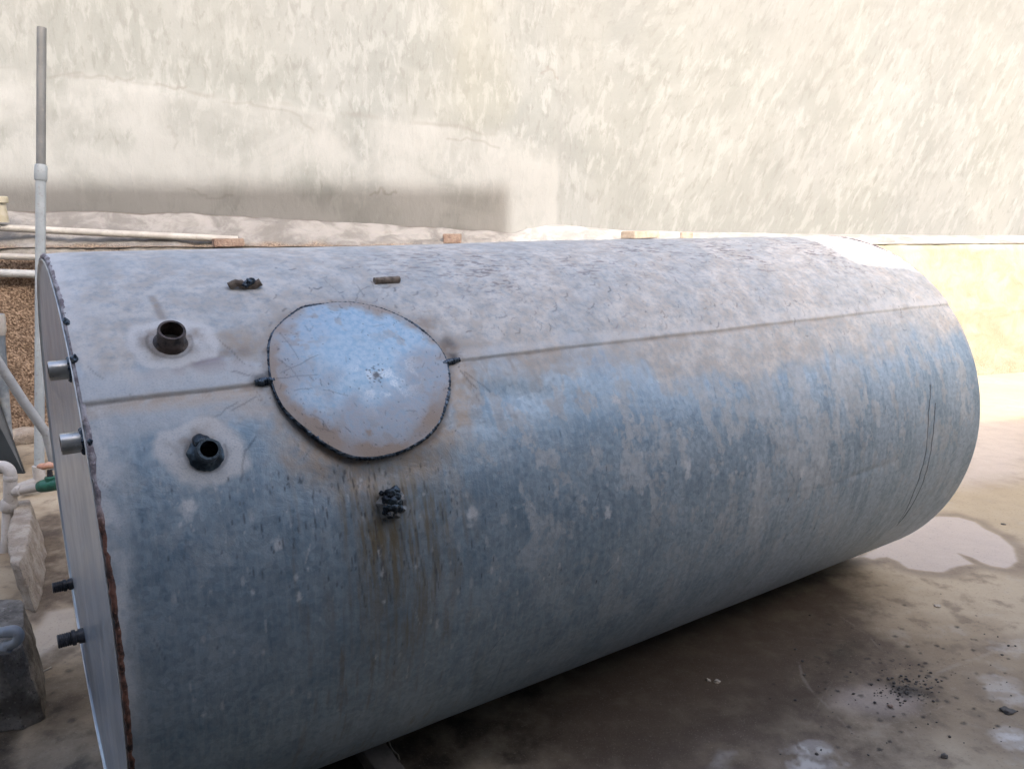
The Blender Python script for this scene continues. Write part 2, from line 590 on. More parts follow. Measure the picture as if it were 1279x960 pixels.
SEAM = 0.7015 * RAD                       # arc height of the lengthwise seam
cover_px = [(70, 270), (88, 225), (120, 190), (170, 145), (230, 105), (330, 90), (450, 80), (540, 92), (620, 110), (700, 142), (780, 185),
            (845, 235), (900, 290), (935, 345), (950, 400), (957, 470), (948, 540), (930, 600), (908, 655), (880, 700), (835, 745), (780, 780),
            (710, 815), (640, 835), (560, 848), (480, 845), (425, 828), (370, 800), (305, 760), (250, 715), (185, 660), (130, 600), (100, 540), (80, 480), (66, 400), (64, 330)]
cover_px = [(320 + x / 4, 360 + y / 4) for x, y in cover_px]
cover_sv = np.array([on_tank(*q) for q in cover_px])
cover_c = cover_sv.mean(0)


def P_px(*pts):
    q = [on_tank(x, y) for x, y in pts]
    out = [q[0]]
    for a, b in zip(q[:-1], q[1:]):
        for k in (.25, .5, .75):
            out.append(a + (b - a) * k + np.array([random.gauss(0, .0012), random.gauss(0, .0012)]))
        out.append(b)
    return out


def tank_pt(s, v, r=RAD):
    a = v / RAD
    return C0 + AX * s + r * math.cos(a) * PR + r * math.sin(a) * ZV


# --- shell: dense where it can be seen, coarse behind and beneath
NS = 900
sgrid = np.linspace(0, LEN, NS)
vg = np.concatenate([np.linspace(-85, 122, 830), np.linspace(122, 275, 62)[1:-1]]) / 180 * math.pi * RAD
NV = len(vg)
S, V = [a.ravel() for a in np.meshgrid(sgrid, vg, indexing='ij')]
A = V / RAD
rad = np.full(S.shape, RAD)
# lap at the seam, dents and long soft undulation of the sheet
seamv = SEAM + .0025 * (fbm(S * 6, S * 0, 5, 3) - .5) * 2
lap = sst(-.004, .004, V - seamv)
rad += .0045 * lap * np.exp(-np.clip(V - seamv, 0, 9) / .25)
rad += (fbm(S * 1.3, V * 1.6, 11, 3) - .5) * .008
rad += (fbm(S * 5, V * 5, 12, 3) - .5) * .0022


def dent(c, rx, ry, depth, rot=0.0):
    c0, s0 = math.cos(rot), math.sin(rot)
    x = ((S - c[0]) * c0 + (V - c[1]) * s0) / rx
    y = (-(S - c[0]) * s0 + (V - c[1]) * c0) / ry
    rad[:] -= depth * np.exp(-(x * x + y * y))


dent(on_tank(640, 492), .13, .035, .007, -.15)
dent(on_tank(610, 520), .10, .05, .004)
dent(on_tank(1080, 590), .16, .012, .003, .05)
dent(on_tank(590, 850), .02, .10, .004, .25)
dent(on_tank(480, 590), .16, .03, .004)
dent(on_tank(1200, 585), .04, .12, .003)
for px, py in ((1162, 485), (1160, 545), (1150, 590), (1128, 645)):
    dent(on_tank(px, py), .012, .05, .0015)
# the welded rim pulls the sheet in a little, and the far rim is a shade out of round
rad -= .004 * np.exp(-S / .03)
rad -= .010 * sst(LEN - .5, LEN, S) * np.exp(-((A - 1.35) / .5) ** 2)
Pv = C0[None] + AX[None] * S[:, None] + (rad * np.cos(A))[:, None] * PR[None] + (rad * np.sin(A))[:, None] * ZV[None]
me = grid_mesh(Pv, NS, NV, wrap_v=True)
me.flip_normals()

# --- stains: each has a shape of its own on the sheet
n1 = fbm(S * 7, V * 7, 21, 5); n2 = fbm(S * 28, V * 28, 31, 4); nst = fbm(S * 45, V * 3.0, 41, 4); nlow = fbm(S * 2.2, V * 3, 51, 4)
nst2 = fbm(S * 120, V * 9, 45, 3)
Z0 = np.zeros(S.shape)
dust = Z0.copy(); white = Z0.copy(); brown = Z0.copy(); soot = Z0.copy()
blue = Z0.copy(); streak = Z0.copy(); mauve = Z0.copy(); tan = Z0.copy()
# dust settled on the upper half, ragged lower margin that comes further down towards the far end
low = SEAM - .02 - .16 * sst(.75, 1.7, S) + .05 * sst(.1, .5, .5 - S)
edge = V - low + (n1 - .5) * .22 + (nst - .5) * .10
dust = np.maximum(dust, sst(-.02, .09, edge) * (.74 + .26 * sst(.35, .6, n1)))
# above the seam near the manhole the metal is cleaner and bluer
cl = sst(.05, .18, edge) * sst(1.15, .6, S + (nlow - .5) * .8) * sst(.15, .0, np.abs(V - .80) - .12 + (n1 - .5) * .25)
dust *= 1 - .14 * cl
blue = np.maximum(blue, .08 * cl * sst(.42, .62, n1))
blue = np.maximum(blue, .30 * sst(.50, .66, nlow) * sst(.1, -.05, edge))
filmn = .6 * fbm(S * 13, V * 6, 55, 5) + .4 * fbm(S * 60, V * 5, 56, 3)
blue = np.maximum(blue, (.35 + .5 * sst(.42, .56, filmn)) * sst(.75, 2.0, S + (nlow - .5) * 1.0) * sst(.12, -.02, edge))
dust = np.maximum(dust, .42 * sst(.55, .60, .7 * fbm(S * 13, V * 8, 57, 6, .6) + .3 * fbm(S * 3, V * 3, 59, 3)) * sst(.6, 1.4, S) * sst(-.6, .1, V))
dust = np.maximum(dust, .45 * sst(.57, .62, fbm(S * 26, V * 18, 58, 5, .6)) * sst(-.4, .25, V) * (.35 + .65 * sst(.4, 1., S)))
# dirt flecks lying along the top
fl = fbm(S * 42 + V * 34, V * 130, 61, 3)
flm = sst(.58, .72, fl) * (.25 + .75 * sst(.50, .66, fbm(S * 4, V * 6, 63, 3))) * sst(.5, 1.0, S) * sst(.62, .75, V)
soot = np.maximum(soot, .30 * flm)
mauve = np.maximum(mauve, .45 * flm)
# chalky band at the near rim and along the seam
rimw = sst(.035 + .04 * sst(0, .3, V), .012, S + (n1 - .5) * .05 + (n2 - .5) * .02) * sst(-.45, .1, V + (n1 - .5) * .2)
white = np.maximum(white, .75 * rimw * (.35 + .65 * sst(.38, .58, .6 * n2 + .4 * nst)))
lowrim = sst(.035, .005, S + (nst2 - .5) * .05)
white = np.maximum(white, .30 * lowrim)
dv = V - seamv
nearS = sst(.335, .30, S)
white = np.maximum(white, .62 * nearS * sst(.05, .012, np.abs(dv - .030) + (n1 - .5) * .02))
white = np.maximum(white, .50 * nearS * sst(.04, .01, np.abs(dv + .042) + (n1 - .5) * .03))
brown = np.maximum(brown, .45 * nearS * sst(.012, .002, np.abs(dv + .006) + (n2 - .5) * .01) * sst(.35, .6, n1))
tan = np.maximum(tan, .95 * nearS * sst(.026, .008, np.abs(dv + .014) + (n2 - .5) * .01))
white = np.maximum(white, .48 * sst(.74, .80, S) * sst(.030, .0, np.abs(dv - .016) + (n1 - .5) * .04) * sst(.35, .6, n2 + .1))
brown = np.maximum(brown, .30 * sst(.74, .80, S) * sst(.010, .002, np.abs(dv + .004)) * sst(.3, .6, n1))
soot = np.maximum(soot, (.12 + .22 * sst(.5, .3, S)) * sst(.0032, .001, np.abs(dv + .003)) * (.35 + .65 * sst(.35, .6, n2)) * sst(1.9, .3, S))
tan = np.maximum(tan, .40 * sst(.74, .9, S) * sst(1.8, .9, S) * sst(.06, .01, np.abs(dv + .03) + (n1 - .5) * .05))
# heat haloes round the two stubs
for (px, py), r_in, r_out in (((212, 428), .032, .088), ((258, 566), .027, .083)):
    c = on_tank(px, py)
    d = np.hypot(S - c[0], (V - c[1]) * 1.08) + (n1 - .5) * .06 + (n2 - .5) * .035
    white = np.maximum(white, .88 * sst(r_out, r_out - .02, d))
    b = sst(r_in + .032, r_in, d + (n2 - .5) * .03)
    brown = np.maximum(brown, .85 * b)
    white *= 1 - .7 * b
    seg_mask(soot, S, V, [c + np.array([(r_in + .010) * math.cos(k), (r_in + .010) * math.sin(k)]) for k in np.linspace(2.6, 6.6, 24)], .0022, .35)
blob(tan, S, V, on_tank(262, 532), .05, .035, .85, .4, .2, 3)
blob(white, S, V, on_tank(235, 635), .018, .025, .8, .5, .3, 4)
seg_mask(brown, S, V, P_px((190, 372), (203, 398)), .006, .5)
# mauve burn beside the left weld spur
for c, rx, ry, val, sd in (((262, 456), .050, .028, .95, 5), ((222, 465), .02, .016, .8, 6), ((196, 470), .05, .018, .35, 7), ((300, 462), .03, .03, .5, 8)):
    blob(mauve, S, V, on_tank(*c), rx, ry, val, .35, .3, sd)
blob(tan, S, V, on_tank(290, 430), .10, .055, .8, .5, .1, 9)
blob(brown, S, V, on_tank(302, 448), .06, .035, .6, .6, .1, 19)
blob(brown, S, V, on_tank(325, 500), .05, .03, .5, .6, .0, 20)
blob(tan, S, V, on_tank(310, 505), .08, .04, .8, .6, .1, 21)
blob(brown, S, V, on_tank(530, 405), .05, .04, .6, .6, .0, 22)
blob(tan, S, V, on_tank(590, 440), .07, .05, .7, .6, .0, 23)
# scorch all round the cover
sdc = poly_sd(S, V, cover_sv)
lowside = sst(.02, -.10, V - cover_c[1] - (S - cover_c[0]) * .25)
w_sc = .035 + .05 * lowside + (n1 - .5) * .06
tan = np.maximum(tan, .90 * sst(w_sc + .03, w_sc - .03, sdc + (n2 - .5) * .05 + (nst - .5) * .05) * (.45 + .55 * lowside) * (.45 + .55 * sst(.3, .6, n2)))
brown = np.maximum(brown, .70 * sst(.028, .004, sdc + (n1 - .5) * .03) * (.5 + .5 * lowside))
brown = np.maximum(brown, .8 * sst(.05, .0, np.hypot((S - cover_sv[14][0] - .02) / 1.6, (V - cover_sv[14][1] - .045)) + (n1 - .5) * .03))
for px, py, r_ in ((326, 477, .034), (566, 446, .028), (340, 440, .025), (338, 470, .03)):
    blob(soot, S, V, on_tank(px, py), r_, r_ * .75, .75, .35, .0, int(px))
blob(soot, S, V, on_tank(558, 428), .03, .03, .55, .35, .0, 77)
# run-off streaks under the small socket
fs = on_tank(487, 640)
run = sst(.085, .01, np.abs(S - fs[0] + .02) + (nst - .5) * .10) * sst(.03, -.02, V - fs[1]) * sst(-.42, -.08, V - fs[1] + (nst - .5) * .30)
streak = np.maximum(streak, .95 * run)
streak = np.maximum(streak, .85 * sst(.19, .02, np.abs(S - fs[0] - .02) + (nst - .5) * .20) * sst(.16, .02, V - fs[1]) * sst(-.62, -.05, V - fs[1] + (nst - .5) * .4) * (.4 + .6 * sst(.42, .6, nst2)))
streak = np.maximum(streak, .5 * sst(.62, .72, nst2) * sst(.30, .1, np.abs(S - .52)) * sst(.05, -.05, V - .27))
for px, py, ln in ((500, 655, .10), (520, 660, .13), (468, 650, .12), (480, 700, .10), (541, 690, .09), (445, 690, .12)):
    c = on_tank(px, py)
    seg_mask(soot, S, V, [c, c + np.array([.004, -ln * .5]), c + np.array([.012, -ln])], .0013, .55)
for px, py, rx, ry in ((590, 642, .022, .030), (347, 680, .012, .018), (374, 745, .010, .014), (474, 690, .006, .010), (478, 715, .006, .012), (480, 752, .006, .008),
                       (520, 708, .006, .009), (470, 820, .004, .010), (760, 640, .014, .022), (625, 725, .005, .010), (615, 712, .005, .010), (700, 706, .006, .012), (1002, 590, .012, .02),
                       (508, 845, .004, .010), (660, 826, .006, .009), (255, 893, .006, .008), (236, 635, .012, .016), (770, 500, .02, .016), (860, 585, .02, .03)):
    blob(white, S, V, on_tank(px, py), rx, ry, .62, .8, .2, px)
for k in range(150):                                      # loose specks of cement splash
    px, py = random.uniform(200, 1100), random.uniform(560, 900)
    c = on_tank(px, py); r_ = random.choice([.0022, .003, .004, .006])
    blob(white, S, V, c, r_, r_ * random.uniform(1.2, 3.5), random.uniform(.25, .6), .3, .4, k)
for k in range(300):                                      # black drips, thick under the cover
    if k < 235: px, py = random.gauss(450, 80), random.uniform(585, 735)
    else: px, py = random.uniform(150, 1150), random.uniform(500, 850)
    c = on_tank(px, py); r_ = random.uniform(.0012, .0024)
    blob(soot, S, V, c, r_, r_ * random.uniform(2, 7), random.uniform(.35, .8), .3, .4, k)
for k in range(60):                                       # spatter burned round the cover
    th = random.uniform(0, 6.283); q = cover_sv[int(th / 6.283 * len(cover_sv)) % len(cover_sv)]
    c = q + (q - cover_c) * random.uniform(.05, .35)
    blob(soot, S, V, c, random.uniform(.0012, .003), random.uniform(.0015, .003), random.uniform(.3, .7), .3, .4, k)
# pen-thin scratches
for pts, w_, val in ((((272, 424), (305, 456)), .0011, .6), (((289, 465), (319, 472)), .0013, .7), (((297, 502), (268, 520)), .0013, .6), (((320, 495), (290, 512)), .0013, .6),
                     (((319, 545), (306, 563), (301, 600)), .002, .6), (((575, 463), (596, 484)), .0016, .7), (((580, 464), (614, 488)), .0016, .7), (((583, 470), (600, 500)), .001, .5),
                     (((440, 350), (455, 372)), .0012, .5), (((444, 378), (448, 366), (458, 359), (474, 360)), .0012, .5), (((405, 350), (430, 374)), .001, .4),
                     (((612, 750), (622, 800)), .0012, .3), (((630, 820), (618, 850), (610, 866)), .0022, .4), (((1102, 358), (1110, 362), (1117, 365)), .002, .6),
                     (((88, 572), (140, 612)), .0010, .5), (((110, 458), (130, 475)), .0012, .5), (((1185, 580), (1196, 570)), .002, .4), (((1060, 600), (1000, 612), (960, 616)), .006, .14)):
    seg_mask(soot, S, V, P_px(*pts), max(w_ * .85, .0012), val * .62)
for pts in (((1162, 481), (1162, 496), (1159, 515), (1159, 543), (1153, 581), (1141, 615), (1122, 652)), ((1168, 504), (1166, 534), (1161, 571), (1153, 602), (1137, 634), (1120, 656))):
    seg_mask(soot, S, V, P_px(*pts), .0027, .85, .6)
for k in range(420):                                      # crumbs and scuffs lying in the dust on top
    px, py = random.uniform(330, 1200), random.uniform(298, 420)
    c = on_tank(px, py)
    if c[1] < SEAM - .1: continue
    an = random.gauss(.35, .5); ln = random.uniform(.004, .028)
    m_ = random.choice([soot, soot, mauve, brown])
    mid = c + ln * .5 * np.array([math.cos(an), math.sin(an)]) + np.array([random.gauss(0, .002), random.gauss(0, .002)])
    seg_mask(m_, S, V, [c, mid, c + ln * np.array([math.cos(an + .4), math.sin(an + .4)])], random.uniform(.0009, .0022), random.uniform(.15, .5))
for k in range(90):                                       # short random scratches, mostly round the run
    px, py = random.uniform(140, 1180), random.uniform(330, 900)
    c = on_tank(px, py); an = random.gauss(1.5, .5); ln = random.uniform(.01, .06)
    (seg_mask)(soot if random.random() < .6 else white, S, V, [c, c + ln * np.array([math.cos(an), math.sin(an)])], .0009, random.uniform(.2, .5))
attr(me, 'stain_a', (dust, white, brown, soot))
attr(me, 'stain_b', (blue, streak, mauve, tan))
uvl = me.uv_layers.new(name='UVMap')
li = np.empty(len(me.loops), np.int32); me.loops.foreach_get('vertex_index', li)
uvl.data.foreach_set('uv', np.stack([S[li], V[li]], -1).astype(np.float32).ravel())
shell = link('shell', me, M_SHELL, tank)

# --- end caps: slightly dished plates set just inside the rim
for s0, nm, sg in ((-.001, 'end_cap', -1), (LEN + .001, 'end_cap', 1)):
    nr, na = 40, 180
    rr = np.concatenate([np.linspace(0.001, RAD - .022, nr - 3), [RAD - .0165, RAD - .0145, RAD - .0145]])
    aa = np.linspace(0, 2 * math.pi, na, endpoint=False)
    Rg, Ag = [q.ravel() for q in np.meshgrid(rr, aa, indexing='ij')]
    cx_, cz_ = Rg * np.cos(Ag), Rg * np.sin(Ag)
    d = (fbm(cx_ * 2.2 + 9, cz_ * 2.2 + 9, 71, 3) - .5) * .012 * sst(RAD - .02, RAD - .2, Rg)
    ring_i = np.repeat(np.arange(nr), na)
    d = d + np.where(ring_i >= nr - 3, 0.005, 0) + np.where(ring_i == nr - 1, -.022, 0)
    Pc = C0[None] + AX[None] * (s0 + sg * d)[:, None] + cx_[:, None] * PR[None] + cz_[:, None] * ZV[None]
    cm = grid_mesh(Pc, nr, na, wrap_v=True)
    o = link(nm, cm, M_CAP, tank); fix_normals(cm); sharp(o, 40)
    # bright flanged edge of the plate
    lp = [tuple(C0 + AX * (s0 + sg * .0045) + (RAD - .0155) * (math.cos(k) * PR + math.sin(k) * ZV)) for k in np.linspace(0, 2 * math.pi, 181)[:-1]]
    Vt, Ft = tube_geo(lp + [lp[0]], .0020, 8, caps=False)
    link('cap_edge', mesh(Vt, Ft), M_LIP, o)
    # lumpy weld that fills the gap between plate and shell
    n_ = 420; seg = 10
    bp = [C0 + AX * (s0 + sg * (-.0015 + random.uniform(-.0015, .0015))) + (RAD - .0075 + random.uniform(-.0012, .0012)) * (math.cos(k) * PR + math.sin(k) * ZV) for k in np.linspace(0, 2 * math.pi, n_, endpoint=False)]
    rr_ = [(.0050 if sg < 0 else .0035) + .0007 * math.sin(i * 1.9) * random.uniform(.0, 1.2) + (.0022 if sg < 0 else .0005) * mnoise.noise(Vector((i * .17, sg, 1))) for i in range(n_)]
    Vt, Ft = tube_geo([tuple(p) for p in bp] + [tuple(bp[0])], rr_ + [rr_[0]], seg, caps=False, jit=.10)
    wm = mesh(Vt, Ft)
    zz = np.array([v[2] for v in Vt]) - RAD
    rn = np.array([mnoise.noise(Vector(v) * 9) for v in Vt])
    attr(wm, 'stain_a', (sst(.40, .22, zz + rn * .14), zz * 0, zz * 0, zz * 0))
    link('rim_weld', wm, M_RIM, tank)

# --- tack welds on the near rim
def lump(c, r, seed, sq=(1, 1, 1), sub=3, amp=.3, freq=1.6):
    bm = bmesh.new(); bmesh.ops.create_icosphere(bm, subdivisions=sub, radius=1)
    out = []
    for v in bm.verts:
        k = 1 + amp * mnoise.noise(v.co * freq + Vector((seed * 3.1, seed, 0)))
        v.co = Vector((v.co.x * sq[0], v.co.y * sq[1], v.co.z * sq[2])) * r * k + Vector(c)
    V_ = [tuple(v.co) for v in bm.verts]; F_ = [tuple(q.index for q in f.verts) for f in bm.faces]
    bm.free()
    return V_, F_


for k, (px, py, r_) in enumerate(((83, 402, .0062), (90, 449, .0066), (110, 552, .005))):
    s_, v_ = on_tank(px, py)
    link('tack_weld', mesh(*lump(tank_pt(min(max(s_, .0), .012), v_, RAD - .001), r_, k, (1, .8, 1.4), 4, .45, 1.2)), M_WELD, tank)

# --- manhole cover
na, nr = 420, 90
th = np.linspace(0, 2 * math.pi, na, endpoint=False)
d0 = cover_sv - cover_c
pa = np.unwrap(np.arctan2(d0[:, 1], d0[:, 0])); prr = np.hypot(d0[:, 0], d0[:, 1])
if pa[-1] < pa[0]: pa = pa[::-1]; prr = prr[::-1]
pa_e = np.concatenate([pa - 2 * math.pi, pa, pa + 2 * math.pi]); prr_e = np.tile(prr, 3)
Rb = np.interp((th - pa[0]) % (2 * math.pi) + pa[0], pa_e, prr_e)
rho = np.concatenate([np.linspace(.002, .985, nr - 2), [1.0, 1.0]])
RR, TT = [q.ravel() for q in np.meshgrid(rho, th, indexing='ij')]
RBm = np.tile(Rb, nr)
cs = cover_c[0] + RR * RBm * np.cos(TT); cv = cover_c[1] + RR * RBm * np.sin(TT)
lift = .008 + .010 * sst(.05, -.22, cv - cover_c[1]) + .003 * (1 - RR ** 2) + (fbm(cs * 9, cv * 9, 81, 3) - .5) * .006
lift = np.where(np.repeat(np.arange(nr), na) == nr - 1, -.002, lift)
ca = cv / RAD; cr = RAD + lift
Pm = C0[None] + AX[None] * cs[:, None] + (cr * np.cos(ca))[:, None] * PR[None] + (cr * np.sin(ca))[:, None] * ZV[None]
cm = grid_mesh(Pm, nr, na, wrap_v=True)
cn1 = fbm(cs * 12, cv * 12, 82, 4); cn2 = fbm(cs * 40, cv * 40, 83, 4)
cz = np.zeros(cs.shape)
rel_v = (cv - cover_c[1]) / .20; rel_s = (cs - cover_c[0]) / .21
cdust = .9 * sst(.15, -.35, rel_v - rel_s * .25 + (cn1 - .5) * 1.0) + .7 * sst(-.1, -.75, rel_s + (cn1 - .5) * .8)
cdust = np.clip(cdust, 0, 1)
ctan = .9 * sst(.84, 1.0, RR + (cn1 - .5) * .35 + (cn2 - .5) * .2) + .7 * sst(.72, .95, RR + (cn1 - .5) * .3) * sst(-.2, -.7, rel_v)
ctan = np.clip(np.maximum(ctan, .55 * sst(-.55, -.9, rel_s + (cn1 - .5) * .4)), 0, 1)
ctan = np.clip(np.maximum(ctan, .5 * sst(.58, .68, cn2) * sst(.3, .9, RR)), 0, 1)
cwhite = .8 * sst(.50, .64, cn2) * sst(.55, .2, np.hypot(rel_s - .2, rel_v + .15) + (cn1 - .5) * .5)
csoot = cz.copy()
cc = on_tank(469, 472)
blob(csoot, cs, cv, cc, .016, .016, .85, .75, .0, 3)
for k in range(26):
    q = cc + np.array([random.gauss(0, .012), random.gauss(0, .012)])
    blob(csoot, cs, cv, q, random.uniform(.0015, .004), random.uniform(.0015, .004), .8, .4, .3, k)
for k in range(260):
    t_ = random.uniform(0, 6.283); rr_ = random.choice([random.uniform(.80, .99), math.sqrt(random.random()) * .95])
    q = cover_c + rr_ * np.interp((t_ - pa[0]) % 6.28318 + pa[0], pa_e, prr_e) * np.array([math.cos(t_), math.sin(t_)])
    if random.random() < .8:
        blob(csoot, cs, cv, q, random.uniform(.001, .0028), random.uniform(.001, .0035), random.uniform(.3, .75), .4, .3, k)
    else:
        an = random.gauss(1.4, .7); ln = random.uniform(.004, .016)
        seg_mask(csoot, cs, cv, [q, q + ln * np.array([math.cos(an), math.sin(an)])], .0009, random.uniform(.2, .5))
for pts in (((350, 420), (372, 452)), ((347, 452), (362, 462), (373, 478)), ((350, 468), (396, 447)), ((344, 475), (395, 471)), ((366, 490), (388, 488)), ((402, 490), (432, 497)),
            ((386, 520), (400, 527), (408, 540)), ((392, 535), (410, 541)), ((465, 411), (478, 408)), ((425, 393), (421, 401)), ((504, 516), (517, 516)), ((390, 411), (386, 418), (380, 410))):
    seg_mask(csoot, cs, cv, P_px(*pts), .0009, .36)
blob(ctan, cs, cv, on_tank(457, 545), .012, .016, .9, .5, .2, 4)
attr(cm, 'stain_a', (cdust, cwhite, ctan, csoot))
uvl = cm.uv_layers.new(name='UVMap')
li = np.empty(len(cm.loops), np.int32); cm.loops.foreach_get('vertex_index', li)
uvl.data.foreach_set('uv', np.stack([cs[li], cv[li]], -1).astype(np.float32).ravel())
cover = link('manhole_cover', cm, M_COVER, tank); fix_normals(cm); sharp(cover, 50)
cover['label'] = 'pale blue round cover plate welded over the manhole'
# weld bead round it
nb = 520
bp = []; rb = []
for i in range(nb):
    t_ = 2 * math.pi * i / nb
    r_ = np.interp((t_ - pa[0]) % (2 * math.pi) + pa[0], pa_e, prr_e) + .001
    s_ = cover_c[0] + r_ * math.cos(t_); v_ = cover_c[1] + r_ * math.sin(t_)
    lowd = float(sst(.05, -.22, v_ - cover_c[1]))
    bp.append(tuple(tank_pt(s_, v_, RAD + .004 + .008 * lowd + random.uniform(-.0006, .0006))))
    rb.append(.0030 + .0030 * lowd + .0004 * math.sin(i * 1.55) + random.uniform(-.0004, .0004) + .002 * max(0, mnoise.noise(Vector((i * .03, 0, 4)))))
Vt, Ft = tube_geo(bp + [bp[0]], rb + [rb[0]], 10, caps=False, jit=.1)
link('weld_bead', mesh(Vt, Ft), M_WELD, cover)
# the two burnt spurs that tie it to the seam
for (a, b, r_) in (((318, 479), (342, 476), .0085), ((552, 455), (573, 450), .0075)):
    pa_, pb_ = on_tank(*a), on_tank(*b)
    pts = []; rr_ = []
    for i in range(26):
        k = i / 25
        q = pa_ + (pb_ - pa_) * k
        pts.append(tuple(tank_pt(q[0], q[1], RAD + .004))); rr_.append(r_ * (.55 + .45 * math.sin(math.pi * min(max(k, .08), .92))) * (1 + .12 * math.sin(i * 2.1)))
    tube('weld_spur', pts, rr_, M_WELD, cover, 12, jit=.08)

# --- open stubs on the top
def stub(px, py, h, r, rb_, mat, name):
    s_, v_ = on_tank(px, py)
    b0 = Vector(tank_pt(s_, v_, RAD - .006)); nrm = Vector(tank_pt(s_, v_, RAD + 1)) - Vector(tank_pt(s_, v_, RAD))
    prof = [(0, r), (.010, r), (h - .004, r), (h, r - .001)]
    pts = [tuple(b0 + nrm * z) for z, _ in prof]
    o = tube(name, pts, [q for _, q in prof], mat, tank, 40, hollow=.0045)
    # stub floor, near black
    n_ = 40; a = Vector(AX); b = nrm.cross(a)
    bm = bmesh.new()
    vs = [bm.verts.new(b0 + nrm * .008 + (a * math.cos(2 * math.pi * k / n_) + b * math.sin(2 * math.pi * k / n_)) * (r - .003)) for k in range(n_)]
    bm.faces.new(vs); m_ = bpy.data.meshes.new('m'); bm.to_mesh(m_); bm.free()
    link('bore', m_, M_BORE, o)
    # weld fillet at its foot
    V_ = []; F_ = []; nk = 90; npf = 8
    for k in range(nk):
        an = 2 * math.pi * k / nk
        e = (a * math.cos(an) + b * math.sin(an))
        ww = (rb_ - r) * (1 + .16 * mnoise.noise(Vector((math.cos(an) * 3, math.sin(an) * 3, px))) + .10 * mnoise.noise(Vector((math.cos(an) * 2.5, math.sin(an) * 2.5, px))))
        for j in range(npf):
            q = j / (npf - 1)
            rr_ = r - .001 + ww * q
            zz_ = .006 + 0.013 * (1 - q) ** 1.6 * (1 + .25 * mnoise.noise(Vector((math.cos(an) * 4, math.sin(an) * 4, 7 + px))))
            p = b0 + e * rr_ + nrm * zz_
            # follow the round of the shell
            rel = np.array(p) - C0
            dd = math.hypot(rel @ PR, rel[2])
            if q > .3:
                want = RAD + .0015 + .012 * (1 - q) ** 1.6
                p = p + nrm * (want - dd) * (q - .3) / .7
            V_.append(p)
    for k in range(nk):
        for j in range(npf - 1):
            k1 = (k + 1) % nk
            F_.append((k * npf + j, k1 * npf + j, k1 * npf + j + 1, k * npf + j + 1))
    w = link('weld_fillet', mesh(V_, F_), mat, o); fix_normals(w.data)
    return o


stub(213, 429, .046, .0265, .037, M_BURNT, 'pipe_stub')
o = stub(257, 567, .044, .0215, .034, M_BLUEB, 'pipe_stub')
o['label'] = 'lower pipe stub, narrower and burnt blue black'
# slag lump on the lower stub
s_, v_ = on_tank(250, 553)
link('slag', mesh(*lump(tank_pt(s_, v_, RAD + .014), .016, 3, (1.1, 1, .8), 4, .28, 1.1)), M_TAR, o)

# --- small burnt socket below the cover
s_, v_ = on_tank(489, 630)
b0 = Vector(tank_pt(s_, v_, RAD - .008)); nrm = (Vector(tank_pt(s_, v_, 2.0)) - Vector(tank_pt(s_, v_, 1.0))).normalized()
a = Vector(AX); b = nrm.cross(a)
V_ = []; F_ = []
prof = [(0, .034), (.012, .031), (.026, .028), (.034, .024), (.035, .015), (.026, .012), (.024, .001)]
nk = 48
for z_, r_ in prof:
    for k in range(nk):
        an = 2 * math.pi * k / nk
        hexr = 1 / max(abs(math.cos(((an + .3) % (math.pi / 3)) - math.pi / 6)), .2) * .93
        j = 1 + .10 * mnoise.noise(Vector((math.cos(an) * 2, math.sin(an) * 2, z_ * 60)))
        V_.append(b0 + (a * math.cos(an) + b * math.sin(an)) * r_ * hexr * j + nrm * z_ * (1 + .2 * mnoise.noise(Vector((math.cos(an) * 2, math.sin(an) * 2, 9)))))
for i in range(len(prof) - 1):
    for k in range(nk):
        k1 = (k + 1) % nk
        F_.append((i * nk + k, i * nk + k1, (i + 1) * nk + k1, (i + 1) * nk + k))
sock = link('burnt_socket', mesh(V_, F_), M_SOCKET, tank); fix_normals(sock.data); sharp(sock, 45)
parts = []
for k, (px, py, r_, h_) in enumerate(((488, 613, .011, .030), (482, 617, .012, .030), (478, 624, .011, .028), (484, 625, .013, .031), (490, 626, .010, .032), (480, 633, .011, .027), (486, 633, .012, .031), (493, 634, .009, .030), (483, 641, .010, .024), (478, 639, .007, .018), (489, 620, .011, .032), (474, 616, .006, .014))):
    q = on_tank(px, py)
    parts.append(lump(tank_pt(q[0], q[1], RAD + h_ * .78), r_, k + 5, (1, .9, 1), 4, .20, 1.4))
link('slag', mesh(*merge(parts)), M_TAR, sock)

# --- two cut-off lugs near the top
def lug(px0, px1, bent):
    qa, qb = on_tank(*px0), on_tank(*px1)
    A0 = Vector(tank_pt(qa[0], qa[1], RAD + .007)); B0 = Vector(tank_pt(qb[0], qb[1], RAD + .007))
    up = (Vector(tank_pt(qa[0], qa[1], 2)) - Vector(tank_pt(qa[0], qa[1], 1))).normalized()
    n_ = 14; pts = []
    for i in range(n_ + 1):
        k = i / n_
        p = A0.lerp(B0, k)
        if bent: p = p + up * (.006 * math.sin(k * math.pi * 2.2) + .006 * k)
        pts.append(tuple(p))
    rr_ = [.0085 * (1 + .18 * mnoise.noise(Vector((i * .9, bent, 2)))) for i in range(n_ + 1)]
    o = tube('cut_lug', pts, rr_, M_LUG, tank, 14, jit=.06)
    return o, A0, B0, up


o, A0, B0, up = lug((286, 361), (325, 360), 1.0)
o['label'] = 'bent lug with a black weld lump in its middle'
link('slag', mesh(*merge([lump(A0.lerp(B0, .52) + up * .004, .011, 2, (1, 1, .8), 3, .6), lump(A0.lerp(B0, .68) + up * .012, .009, 6, (1, 1, .8), 3, .6)])), M_WELD, o)
lug((467, 354), (498, 352), 0.0)

